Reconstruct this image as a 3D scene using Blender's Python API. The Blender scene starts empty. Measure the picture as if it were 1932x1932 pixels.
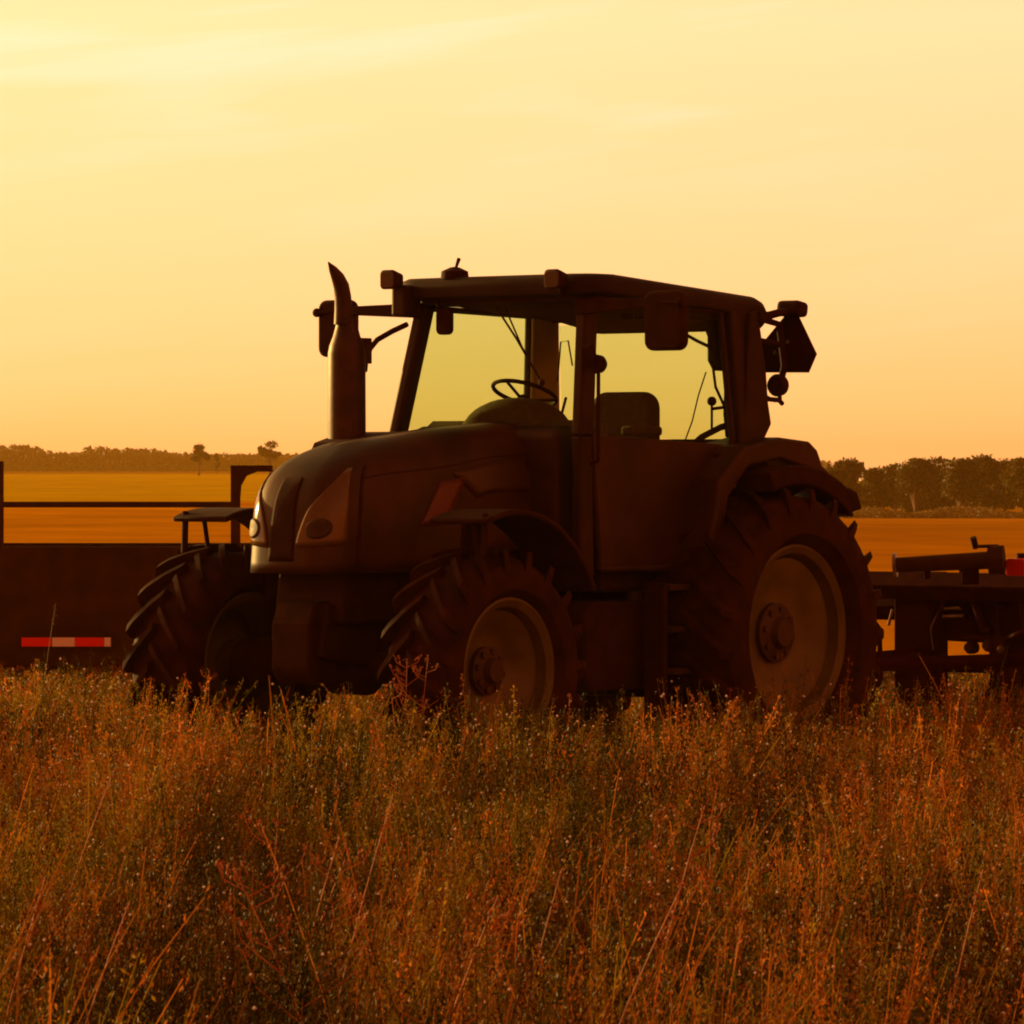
import bpy, bmesh, math, random
import numpy as np
from mathutils import Vector, Matrix

random.seed(7); rng = np.random.default_rng(7)
R = math.radians
scene = bpy.context.scene
col = scene.collection

# ------------------------------------------------------------------ camera
EYE = 1.9
cam_data = bpy.data.cameras.new('camera')
cam = bpy.data.objects.new('camera', cam_data); col.objects.link(cam)
cam.location = (0, 0, EYE); cam.rotation_euler = (R(90), 0, 0)
cam_data.lens = 36.0 * 9000 / 1932; cam_data.sensor_width = 36
cam_data.shift_y = -76 / 1932
cam_data.clip_start = 0.5; cam_data.clip_end = 20000
cam_data.dof.use_dof = True; cam_data.dof.focus_distance = 28.5; cam_data.dof.aperture_fstop = 30
scene.camera = cam

# ------------------------------------------------------------------ light
SUN_AZ = 49.0      # degrees to the left of the view direction
SUN_EL = 9.0
GLOW0, GLOW1 = 0.15, 0.76
TINT_BACK = (2.9, 0.46, 0.13); TINT_GLOW = (2.6, 1.4, 0.5); TINT_SUNWARD = (2.6, 1.4, 0.5)
world = bpy.data.worlds.new('World'); scene.world = world; world.use_nodes = True
nt = world.node_tree; nt.nodes.clear()
def N(t, kind, **kw):
    n = t.nodes.new(kind)
    for k, v in kw.items(): setattr(n, k, v)
    return n
wo = N(nt, 'ShaderNodeOutputWorld'); bg = N(nt, 'ShaderNodeBackground')
sky = N(nt, 'ShaderNodeTexSky', sky_type='NISHITA', sun_disc=False)
sky.sun_elevation = R(SUN_EL); sky.sun_rotation = R(-SUN_AZ)
sky.air_density = 1.6; sky.dust_density = 4.0; sky.ozone_density = 1.0; sky.altitude = 100
tint = N(nt, 'ShaderNodeMix', data_type='RGBA', blend_type='MULTIPLY'); tint.inputs[0].default_value = 1
gv = N(nt, 'ShaderNodeTexCoord'); dp = N(nt, 'ShaderNodeVectorMath', operation='DOT_PRODUCT')
dp.inputs[1].default_value = (-math.sin(R(30)), math.cos(R(30)), 0)
nt.links.new(gv.outputs['Generated'], dp.inputs[0])
gr = N(nt, 'ShaderNodeValToRGB'); gr.color_ramp.interpolation = 'EASE'
gr.color_ramp.elements[0].position = GLOW0; gr.color_ramp.elements[0].color = (*TINT_BACK, 1)
gr.color_ramp.elements[1].position = GLOW1; gr.color_ramp.elements[1].color = (*TINT_GLOW, 1)
e3 = gr.color_ramp.elements.new(0.92); e3.color = (*TINT_SUNWARD, 1)
nt.links.new(dp.outputs['Value'], gr.inputs[0]); nt.links.new(gr.outputs[0], tint.inputs[7])
nt.links.new(sky.outputs[0], tint.inputs[6])
# thin high cloud: long faint streaks
tc = N(nt, 'ShaderNodeTexCoord'); sc0 = N(nt, 'ShaderNodeSeparateXYZ'); nt.links.new(tc.outputs['Generated'], sc0.inputs[0])
cz = N(nt, 'ShaderNodeMath', operation='MULTIPLY_ADD'); cz.inputs[1].default_value = -0.10
nt.links.new(sc0.outputs[0], cz.inputs[0]); nt.links.new(sc0.outputs[2], cz.inputs[2])
mp = N(nt, 'ShaderNodeCombineXYZ'); cz2 = N(nt, 'ShaderNodeMath', operation='MULTIPLY'); cz2.inputs[1].default_value = 62; cx2 = N(nt, 'ShaderNodeMath', operation='MULTIPLY'); cx2.inputs[1].default_value = 6
nt.links.new(cz.outputs[0], cz2.inputs[0]); nt.links.new(sc0.outputs[0], cx2.inputs[0]); nt.links.new(cz2.outputs[0], mp.inputs[2]); nt.links.new(cx2.outputs[0], mp.inputs[0])
nz = N(nt, 'ShaderNodeTexNoise'); nz.inputs['Scale'].default_value = 1.0; nz.inputs['Detail'].default_value = 5; nz.inputs['Distortion'].default_value = 0.3
nt.links.new(mp.outputs[0], nz.inputs[0])
cr = N(nt, 'ShaderNodeValToRGB'); cr.color_ramp.elements[0].position = 0.46; cr.color_ramp.elements[1].position = 0.72
cr.color_ramp.elements[0].color = (1, 1, 1, 1); cr.color_ramp.elements[0].position = 0.5; cr.color_ramp.elements[1].position = 0.66; cr.color_ramp.elements[0].color = (0.97, 0.955, 0.90, 1); cr.color_ramp.elements[1].color = (1.0, 1.06, 1.32, 1)
nt.links.new(nz.outputs[0], cr.inputs[0])
cm = N(nt, 'ShaderNodeMix', data_type='RGBA', blend_type='MULTIPLY'); cm.inputs[0].default_value = 1
nt.links.new(tint.outputs[2], cm.inputs[6]); nt.links.new(cr.outputs[0], cm.inputs[7])
# the air whitens with height above the horizon band
sx = N(nt, 'ShaderNodeSeparateXYZ'); nt.links.new(tc.outputs['Generated'], sx.inputs[0])
er = N(nt, 'ShaderNodeValToRGB'); mrz = N(nt, 'ShaderNodeMapRange'); mrz.inputs['From Min'].default_value = 0.0; mrz.inputs['From Max'].default_value = 0.2
nt.links.new(sx.outputs[2], mrz.inputs[0])
while len(er.color_ramp.elements) < 6: er.color_ramp.elements.new(0.5)
for e_, (p_, k_) in zip(er.color_ramp.elements, ((0.0, (1.36, 0.63, 0.20)), (0.08, (1.42, 0.71, 0.235)), (0.18, (1.46, 0.79, 0.32)), (0.32, (1.48, 0.85, 0.39)), (0.47, (1.5, 0.94, 0.49)), (1.0, (1.0, 0.52, 0.22)))): e_.position = p_; e_.color = (*[c_ / 1.5 for c_ in k_], 1)
nt.links.new(mrz.outputs[0], er.inputs[0])
hb = N(nt, 'ShaderNodeMix', data_type='RGBA', blend_type='MULTIPLY')
cf = N(nt, 'ShaderNodeMapRange', interpolation_type='SMOOTHSTEP'); cf.inputs['From Min'].default_value = 0.055; cf.inputs['From Max'].default_value = 0.085
cf.inputs['To Min'].default_value = 0.25
nt.links.new(sx.outputs[2], cf.inputs[0]); nt.links.new(cf.outputs[0], hb.inputs[0])
nt.links.new(er.outputs[0], hb.inputs[6]); nt.links.new(cr.outputs[0], hb.inputs[7])
pf = N(nt, 'ShaderNodeMapRange'); pf.inputs['From Min'].default_value = -0.12; pf.inputs['From Max'].default_value = 0.12
nt.links.new(sx.outputs[0], pf.inputs[0])
pc = N(nt, 'ShaderNodeMix', data_type='RGBA'); pc.inputs[6].default_value = (1, 1.03, 1.0, 1); pc.inputs[7].default_value = (1, 0.935, 0.96, 1); nt.links.new(pf.outputs[0], pc.inputs[0])
hb2 = N(nt, 'ShaderNodeMix', data_type='RGBA', blend_type='MULTIPLY'); hb2.inputs[0].default_value = 1
nt.links.new(hb.outputs[2], hb2.inputs[6]); nt.links.new(pc.outputs[2], hb2.inputs[7])
hs = N(nt, 'ShaderNodeVectorMath', operation='SCALE'); hs.inputs[3].default_value = 1.5 / 0.12
nt.links.new(hb2.outputs[2], hs.inputs[0])
wt = N(nt, 'ShaderNodeMapRange', interpolation_type='SMOOTHSTEP'); wt.inputs['From Min'].default_value = 0.30; wt.inputs['From Max'].default_value = 0.80
nt.links.new(dp.outputs['Value'], wt.inputs[0])
wz = N(nt, 'ShaderNodeMapRange', interpolation_type='SMOOTHSTEP'); wz.inputs['From Min'].default_value = 0.45; wz.inputs['From Max'].default_value = 0.12
nt.links.new(sx.outputs[2], wz.inputs[0])
wm = N(nt, 'ShaderNodeMath', operation='MULTIPLY'); nt.links.new(wt.outputs[0], wm.inputs[0]); nt.links.new(wz.outputs[0], wm.inputs[1])
wq = N(nt, 'ShaderNodeMath', operation='MULTIPLY'); nt.links.new(wm.outputs[0], wq.inputs[0]); wq.inputs[1].default_value = 0.93
em = N(nt, 'ShaderNodeMix', data_type='RGBA'); nt.links.new(wq.outputs[0], em.inputs[0])
nt.links.new(tint.outputs[2], em.inputs[6]); nt.links.new(hs.outputs[0], em.inputs[7])
nt.links.new(em.outputs[2], bg.inputs[0]); bg.inputs[1].default_value = 0.12
nt.links.new(bg.outputs[0], wo.inputs[0])

sd = bpy.data.lights.new('sun', 'SUN'); sd.energy = 5.0; sd.angle = R(0.5); sd.color = (1.0, 0.60, 0.17)
sun = bpy.data.objects.new('sun', sd); col.objects.link(sun)
sdir = Vector((-math.sin(R(SUN_AZ)) * math.cos(R(SUN_EL)), math.cos(R(SUN_AZ)) * math.cos(R(SUN_EL)), math.sin(R(SUN_EL))))
sun.rotation_euler = sdir.to_track_quat('Z', 'Y').to_euler()
scene.view_settings.view_transform = 'Standard'; scene.view_settings.look = 'None'
scene.view_settings.exposure = 0.0; scene.view_settings.gamma = 1.0
scene.cycles.filter_width = 2.0
scene.cycles.use_denoising = True
scene.cycles.volume_bounces = 1; scene.cycles.max_bounces = 8; scene.cycles.transparent_max_bounces = 24
scene.cycles.sample_clamp_indirect = 4.0

# ------------------------------------------------------------------ materials
def mat(name, c, rough=0.6, metal=0.0, var=0.25, scale=6.0, bump=0.0, spec=0.5, c2=None, coat=0.0):
    m = bpy.data.materials.new(name); m.use_nodes = True
    t = m.node_tree; b = t.nodes['Principled BSDF']
    b.inputs['Roughness'].default_value = rough; b.inputs['Metallic'].default_value = metal
    b.inputs['Specular IOR Level'].default_value = spec; b.inputs['Coat Weight'].default_value = coat
    g = N(t, 'ShaderNodeTexCoord'); n = N(t, 'ShaderNodeTexNoise'); n.inputs['Scale'].default_value = scale; n.inputs['Detail'].default_value = 6
    t.links.new(g.outputs['Object'], n.inputs[0])
    r = N(t, 'ShaderNodeValToRGB'); r.color_ramp.elements[0].position = 0.3; r.color_ramp.elements[1].position = 0.7
    lo = [x * (1 - var) for x in c]; hi = [min(1, x * (1 + var)) for x in c] if c2 is None else c2
    r.color_ramp.elements[0].color = (*lo, 1); r.color_ramp.elements[1].color = (*hi, 1)
    t.links.new(n.outputs[0], r.inputs[0]); t.links.new(r.outputs[0], b.inputs['Base Color'])
    if bump:
        bp = N(t, 'ShaderNodeBump'); bp.inputs['Strength'].default_value = bump; bp.inputs['Distance'].default_value = 0.02
        t.links.new(n.outputs[0], bp.inputs['Height']); t.links.new(bp.outputs[0], b.inputs['Normal'])
    return m
M = {}
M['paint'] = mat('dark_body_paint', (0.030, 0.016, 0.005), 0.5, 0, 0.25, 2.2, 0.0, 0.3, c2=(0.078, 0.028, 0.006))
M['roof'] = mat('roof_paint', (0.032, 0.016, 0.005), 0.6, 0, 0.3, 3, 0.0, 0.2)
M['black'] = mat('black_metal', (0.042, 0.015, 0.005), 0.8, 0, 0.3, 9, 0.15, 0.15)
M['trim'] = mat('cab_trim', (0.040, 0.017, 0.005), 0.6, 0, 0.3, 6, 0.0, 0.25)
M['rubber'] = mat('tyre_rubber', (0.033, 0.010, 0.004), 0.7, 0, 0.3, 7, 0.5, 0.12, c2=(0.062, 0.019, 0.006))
M['rim'] = mat('wheel_paint', (0.13, 0.11, 0.016), 0.5, 0, 0.3, 4, 0.05)
M['hub'] = mat('hub_metal', (0.06, 0.03, 0.01), 0.6, 0, 0.4, 8)
M['seat'] = mat('seat_cloth', (0.11, 0.065, 0.02), 0.9, 0, 0.2, 20, 0.2)
M['hazed_liner'] = mat('hazed_cab_liner', (0.55, 0.42, 0.14), 0.8, 0, 0.15, 4)  # beige lining, lightened: haze of the glass put into its colour
M['steel'] = mat('bare_steel', (0.35, 0.3, 0.26), 0.35, 0.7, 0.3, 10)
M['muffler'] = mat('exhaust_steel', (0.055, 0.023, 0.009), 0.5, 0.2, 0.4, 9, 0.1)
M['lamp'] = mat('lamp_lens', (0.13, 0.09, 0.03), 0.12, 0, 0.1, 20, 0)
M['decal'] = mat('side_decal', (0.06, 0.03, 0.01), 0.4, 0, 0.1, 5)
M['swoosh'] = mat('orange_decal', (0.13, 0.032, 0.01), 0.45, 0, 0.1, 5)
M['red'] = mat('red_plastic', (0.75, 0.03, 0.02), 0.35, 0, 0.1, 8)
M['tape_red'] = mat('tape_red', (1.0, 0.02, 0.01), 0.3, 0, 0.05, 30)
M['tape_white'] = mat('tape_white', (1.0, 1.0, 1.0), 0.3, 0, 0.05, 30)
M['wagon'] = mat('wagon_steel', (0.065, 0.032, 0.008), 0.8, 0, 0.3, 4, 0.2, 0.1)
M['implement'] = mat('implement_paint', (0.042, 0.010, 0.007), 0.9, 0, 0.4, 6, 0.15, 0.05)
M['bark'] = mat('bark', (0.12, 0.08, 0.05), 0.9, 0, 0.3, 3)

def glass_mat():
    m = bpy.data.materials.new('tinted_glass'); m.use_nodes = True; t = m.node_tree; t.nodes.clear()
    o = N(t, 'ShaderNodeOutputMaterial'); tr = N(t, 'ShaderNodeBsdfTransparent'); gl = N(t, 'ShaderNodeBsdfGlossy')
    tr.inputs[0].default_value = (0.865, 0.94, 0.81, 1); gl.inputs[1].default_value = 0.05
    gl.inputs[0].default_value = (0.9, 0.9, 0.9, 1)
    fr = N(t, 'ShaderNodeFresnel'); fr.inputs[0].default_value = 1.08
    mx = N(t, 'ShaderNodeMixShader'); t.links.new(fr.outputs[0], mx.inputs[0]); t.links.new(tr.outputs[0], mx.inputs[1]); t.links.new(gl.outputs[0], mx.inputs[2])
    t.links.new(mx.outputs[0], o.inputs[0]); return m
M['glass'] = glass_mat()

def leaf_mat(name, tr=0.45, rough=0.6, fixed=None, spec=0.3):
    m = bpy.data.materials.new(name); m.use_nodes = True; t = m.node_tree; b = t.nodes['Principled BSDF']; o = t.nodes['Material Output']
    b.inputs['Roughness'].default_value = rough; b.inputs['Specular IOR Level'].default_value = spec
    tl = N(t, 'ShaderNodeBsdfTranslucent'); mx = N(t, 'ShaderNodeMixShader'); mx.inputs[0].default_value = tr
    if fixed is None:
        a = N(t, 'ShaderNodeAttribute', attribute_name='tone'); src = a.outputs['Color']
    else:
        g = N(t, 'ShaderNodeTexCoord'); n = N(t, 'ShaderNodeTexNoise'); n.inputs['Scale'].default_value = fixed[2]
        t.links.new(g.outputs['Object'], n.inputs[0])
        r = N(t, 'ShaderNodeValToRGB'); r.color_ramp.elements[0].position = 0.35; r.color_ramp.elements[1].position = 0.65
        r.color_ramp.elements[0].color = (*fixed[0], 1); r.color_ramp.elements[1].color = (*fixed[1], 1)
        t.links.new(n.outputs[0], r.inputs[0]); src = r.outputs[0]
    t.links.new(src, b.inputs['Base Color']); t.links.new(src, tl.inputs[0])
    t.links.new(b.outputs[0], mx.inputs[1]); t.links.new(tl.outputs[0], mx.inputs[2]); t.links.new(mx.outputs[0], o.inputs[0])
    return m
M['grass'] = leaf_mat('grass_blades')
M['stalk'] = leaf_mat('dry_stalks', 0.35, fixed=((0.50, 0.19, 0.07), (0.70, 0.32, 0.12), 9))
M['stalk_green'] = leaf_mat('green_stalks', 0.4, fixed=((0.16, 0.14, 0.05), (0.26, 0.22, 0.08), 9))
M['leaves'] = leaf_mat('tree_leaves', 0.3)

# ------------------------------------------------------------------ mesh helpers
def tag(o, label=None, cat=None, group=None, kind=None):
    if label: o['label'] = label
    if cat: o['category'] = cat
    if group: o['group'] = group
    if kind: o['kind'] = kind
    return o
def empty(name, loc=(0, 0, 0), rz=0.0):
    o = bpy.data.objects.new(name, None); col.objects.link(o); o.location = loc; o.rotation_euler = (0, 0, rz); return o

class MB:
    def __init__(s): s.v = []; s.f = []
    def add(s, vs, fs):
        b = len(s.v); s.v += [tuple(p) for p in vs]; s.f += [tuple(i + b for i in f) for f in fs]; return s
    def box(s, c, d, rot=None):
        x, y, z = d[0] / 2, d[1] / 2, d[2] / 2
        vs = [Vector((i * x, j * y, k * z)) for i in (-1, 1) for j in (-1, 1) for k in (-1, 1)]
        if rot is not None: vs = [rot @ p for p in vs]
        vs = [p + Vector(c) for p in vs]
        return s.add(vs, [(0, 1, 3, 2), (4, 6, 7, 5), (0, 4, 5, 1), (2, 3, 7, 6), (0, 2, 6, 4), (1, 5, 7, 3)])
    def hexa(s, lo, hi):   # two quads (lists of 4 points) joined
        return s.add(list(lo) + list(hi), [(3, 2, 1, 0), (4, 5, 6, 7), (0, 1, 5, 4), (1, 2, 6, 5), (2, 3, 7, 6), (3, 0, 4, 7)])
    def prism(s, pts, axis, a, b):   # polygon in the other two axes, extruded along axis
        def P(p, h):
            q = list(p); q.insert(axis, h); return q
        n = len(pts); vs = [P(p, a) for p in pts] + [P(p, b) for p in pts]
        return s.add(vs, [tuple(range(n))[::-1], tuple(range(n, 2 * n))] + [(i, (i + 1) % n, n + (i + 1) % n, n + i) for i in range(n)])
    def tube(s, path, r, n=10, closed=False):
        path = [Vector(p) for p in path]; m = len(path)
        rr = r if isinstance(r, (list, tuple)) else [r] * m
        vs = []; fs = []; up = None
        for i, p in enumerate(path):
            if closed: d = path[(i + 1) % m] - path[i - 1]
            else: d = path[min(i + 1, m - 1)] - path[max(i - 1, 0)]
            d.normalize()
            if up is None: up = Vector((0, 0, 1)) if abs(d.z) < 0.9 else Vector((1, 0, 0))
            a = d.cross(up).normalized(); b = a.cross(d).normalized(); up = b
            for k in range(n):
                an = 2 * math.pi * k / n
                vs.append(p + (a * math.cos(an) + b * math.sin(an)) * rr[i])
        for i in range(m if closed else m - 1):
            j = (i + 1) % m
            for k in range(n): fs.append((i * n + k, i * n + (k + 1) % n, j * n + (k + 1) % n, j * n + k))
        if not closed: fs += [tuple(range(n))[::-1], tuple(range((m - 1) * n, m * n))]
        return s.add(vs, fs)
    def lathe(s, prof, c, axis=1, n=40, closed=False):   # prof: (radius, height along axis)
        vs = []; fs = []; m = len(prof)
        for k in range(n):
            a = 2 * math.pi * k / n
            for r, h in prof:
                if axis == 1: vs.append((c[0] + r * math.cos(a), c[1] + h, c[2] + r * math.sin(a)))
                elif axis == 2: vs.append((c[0] + r * math.cos(a), c[1] + r * math.sin(a), c[2] + h))
                else: vs.append((c[0] + h, c[1] + r * math.cos(a), c[2] + r * math.sin(a)))
        for k in range(n):
            k2 = (k + 1) % n
            for i in range(m if closed else m - 1):
                j = (i + 1) % m
                fs.append((k * m + i, k * m + j, k2 * m + j, k2 * m + i))
        return s.add(vs, fs)
    def sphere(s, c, r, n=10):
        prof = [(max(1e-4, math.sin(math.pi * i / n)) * r, -math.cos(math.pi * i / n) * r) for i in range(n + 1)]
        return s.lathe(prof, c, 2, n * 2)
    def build(s, name, m, parent=None, smooth=None, bevel=0.0, bseg=2):
        me = bpy.data.meshes.new(name); me.from_pydata(s.v, [], s.f); me.update()
        bm = bmesh.new(); bm.from_mesh(me); bmesh.ops.recalc_face_normals(bm, faces=bm.faces); bm.to_mesh(me); bm.free()
        me.materials.append(m)
        if smooth: me.shade_smooth(); me.set_sharp_from_angle(angle=R(smooth))
        o = bpy.data.objects.new(name, me); col.objects.link(o)
        if bevel:
            b = o.modifiers.new('bevel', 'BEVEL'); b.width = bevel; b.segments = bseg; b.limit_method = 'ANGLE'; b.angle_limit = R(35)
        if parent: o.parent = parent
        return o
def rrect(w, h, r, n=5, cx=0, cy=0):
    pts = []
    for (sx_, sy_, a0) in ((1, 1, 0), (-1, 1, 90), (-1, -1, 180), (1, -1, 270)):
        for i in range(n + 1):
            a = R(a0 + 90 * i / n); pts.append((cx + sx_ * (w / 2 - r) + r * math.cos(a), cy + sy_ * (h / 2 - r) + r * math.sin(a)))
    return pts
def lerp(xs, ys, x): return float(np.interp(x, xs, ys))
def smooth01(a, b, x):
    t = np.clip((x - a) / (b - a), 0, 1); return t * t * (3 - 2 * t)

# ------------------------------------------------------------------ terrain
def ground_z(x, y):
    x = np.asarray(x, float); y = np.asarray(y, float)
    yr = [0, 60, 200, 600, 1000, 3200]; zr = [0, 0, -1.6, -3.75, -4.4, -4.0]
    yl = [0, 60, 200, 500, 1200, 2000, 3200]; zl = [0, 0, -0.9, -0.5, 1.1, 2.0, -1.5]
    a = np.interp(y, yr, zr); b = np.interp(y, yl, zl)
    t = smooth01(-25, 35, x)
    return b * (1 - t) + a * t
def build_ground():
    ys = np.unique(np.concatenate([np.linspace(-60, 60, 60), np.geomspace(60, 3000, 130)]))
    xs = np.unique(np.concatenate([-np.geomspace(20, 1300, 30), np.linspace(-20, 20, 41), np.geomspace(20, 1300, 30)]))
    X, Y = np.meshgrid(xs, ys); Z = ground_z(X, Y)
    near = (np.abs(Y) < 60) & (np.abs(X) < 30)
    Z = Z + near * 0.02 * np.sin(X * 1.7 + Y * 0.9)
    v = np.stack([X.ravel(), Y.ravel(), Z.ravel()], 1); nx = len(xs); ny = len(ys)
    idx = np.arange(nx * ny).reshape(ny, nx)
    f = np.stack([idx[:-1, :-1].ravel(), idx[:-1, 1:].ravel(), idx[1:, 1:].ravel(), idx[1:, :-1].ravel()], 1)
    me = bpy.data.meshes.new('ground'); me.from_pydata(v.tolist(), [], f.tolist()); me.shade_smooth()
    m = bpy.data.materials.new('field_ground'); m.use_nodes = True; t = m.node_tree; b = t.nodes['Principled BSDF']
    b.inputs['Roughness'].default_value = 1.0; b.inputs['Specular IOR Level'].default_value = 0.0
    g = N(t, 'ShaderNodeTexCoord'); s = N(t, 'ShaderNodeSeparateXYZ'); t.links.new(g.outputs['Object'], s.inputs[0])
    def ramp(pts, src, lo, hi):
        mr = N(t, 'ShaderNodeMapRange'); mr.inputs['From Min'].default_value = lo; mr.inputs['From Max'].default_value = hi
        t.links.new(src, mr.inputs[0]); r = N(t, 'ShaderNodeValToRGB'); t.links.new(mr.outputs[0], r.inputs[0])
        while len(r.color_ramp.elements) < len(pts): r.color_ramp.elements.new(0.5)
        for e, (p, c) in zip(r.color_ramp.elements, pts): e.position = (p - lo) / (hi - lo); e.color = (*c, 1)
        return r.outputs[0]
    # field edges wander a little
    n1 = N(t, 'ShaderNodeTexNoise'); n1.inputs['Scale'].default_value = 0.02
    mp_ = N(t, 'ShaderNodeMapping'); mp_.inputs['Scale'].default_value = (1, 0.4, 1)
    t.links.new(g.outputs['Object'], mp_.inputs[0]); t.links.new(mp_.outputs[0], n1.inputs[0])
    ma = N(t, 'ShaderNodeMath', operation='MULTIPLY_ADD'); ma.inputs[1].default_value = 110; t.links.new(n1.outputs[0], ma.inputs[0])
    t.links.new(s.outputs[1], ma.inputs[2])
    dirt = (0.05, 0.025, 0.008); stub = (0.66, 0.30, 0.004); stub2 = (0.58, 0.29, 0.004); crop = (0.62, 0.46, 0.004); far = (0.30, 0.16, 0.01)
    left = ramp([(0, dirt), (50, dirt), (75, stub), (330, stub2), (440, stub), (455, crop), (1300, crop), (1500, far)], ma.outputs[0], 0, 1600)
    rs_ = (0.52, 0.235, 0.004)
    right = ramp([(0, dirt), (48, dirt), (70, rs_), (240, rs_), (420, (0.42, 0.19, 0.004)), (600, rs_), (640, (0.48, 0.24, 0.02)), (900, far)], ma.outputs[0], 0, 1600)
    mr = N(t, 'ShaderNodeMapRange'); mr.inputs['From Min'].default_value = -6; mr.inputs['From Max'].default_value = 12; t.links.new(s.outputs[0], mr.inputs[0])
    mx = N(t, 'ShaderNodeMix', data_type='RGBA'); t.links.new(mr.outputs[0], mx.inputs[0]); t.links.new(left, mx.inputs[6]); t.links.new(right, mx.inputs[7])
    # rows / patches
    mp2 = N(t, 'ShaderNodeMapping'); mp2.inputs['Scale'].default_value = (0.09, 0.055, 1)
    t.links.new(g.outputs['Object'], mp2.inputs[0]); n2 = N(t, 'ShaderNodeTexNoise'); n2.inputs['Scale'].default_value = 1; n2.inputs['Detail'].default_value = 12
    n2.inputs['Roughness'].default_value = 0.7
    t.links.new(mp2.outputs[0], n2.inputs[0])
    r2 = N(t, 'ShaderNodeValToRGB'); r2.color_ramp.elements[0].position = 0.3; r2.color_ramp.elements[1].position = 0.7
    r2.color_ramp.elements[0].color = (0.66, 0.60, 0.5, 1); r2.color_ramp.elements[1].color = (1.15, 1.15, 1.1, 1); t.links.new(n2.outputs[0], r2.inputs[0])
    m2 = N(t, 'ShaderNodeMix', data_type='RGBA', blend_type='MULTIPLY'); m2.inputs[0].default_value = 1
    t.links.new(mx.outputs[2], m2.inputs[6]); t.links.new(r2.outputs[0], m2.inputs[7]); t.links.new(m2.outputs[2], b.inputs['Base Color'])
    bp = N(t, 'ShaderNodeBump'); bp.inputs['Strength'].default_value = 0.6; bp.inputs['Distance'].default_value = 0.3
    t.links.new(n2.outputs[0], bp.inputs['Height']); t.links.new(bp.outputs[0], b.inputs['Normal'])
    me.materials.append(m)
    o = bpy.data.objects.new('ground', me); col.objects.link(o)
    tag(o, 'open farm fields of stubble and crop running to the horizon', 'field', kind='structure')
build_ground()

def P_at(px, py, Y): return Vector(((px - 966) / 9000 * Y, Y, EYE - (py - 890) / 9000 * Y))

# ------------------------------------------------------------------ tractor frame of reference
TH = R(52); cH, sH = math.cos(TH), math.sin(TH)
OX, OY = 0.88, 31.0
TRX = math.pi + TH
def wld(u, v, z=0): return Vector((OX - cH * u + sH * v, OY - sH * u - cH * v, z))
def at_v(px, py, v):    # picture point -> (u, v, z) on the lengthwise plane v
    k = (px - 966) / 9000; u = (OX + sH * v - k * (OY - cH * v)) / (cH - k * sH)
    return Vector((u, v, EYE - (py - 890) / 9000 * (OY - sH * u - cH * v)))
def at_u(px, py, u):    # ... on the crosswise plane u
    k = (px - 966) / 9000; v = (k * (OY - sH * u) - OX + cH * u) / (sH + k * cH)
    return Vector((u, v, EYE - (py - 890) / 9000 * (OY - sH * u - cH * v)))

tractor = empty('tractor', (OX, OY, 0), TRX)
tag(tractor, 'large dark farm tractor with a glazed cab standing in front of the fields', 'tractor')
T = tractor

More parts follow.
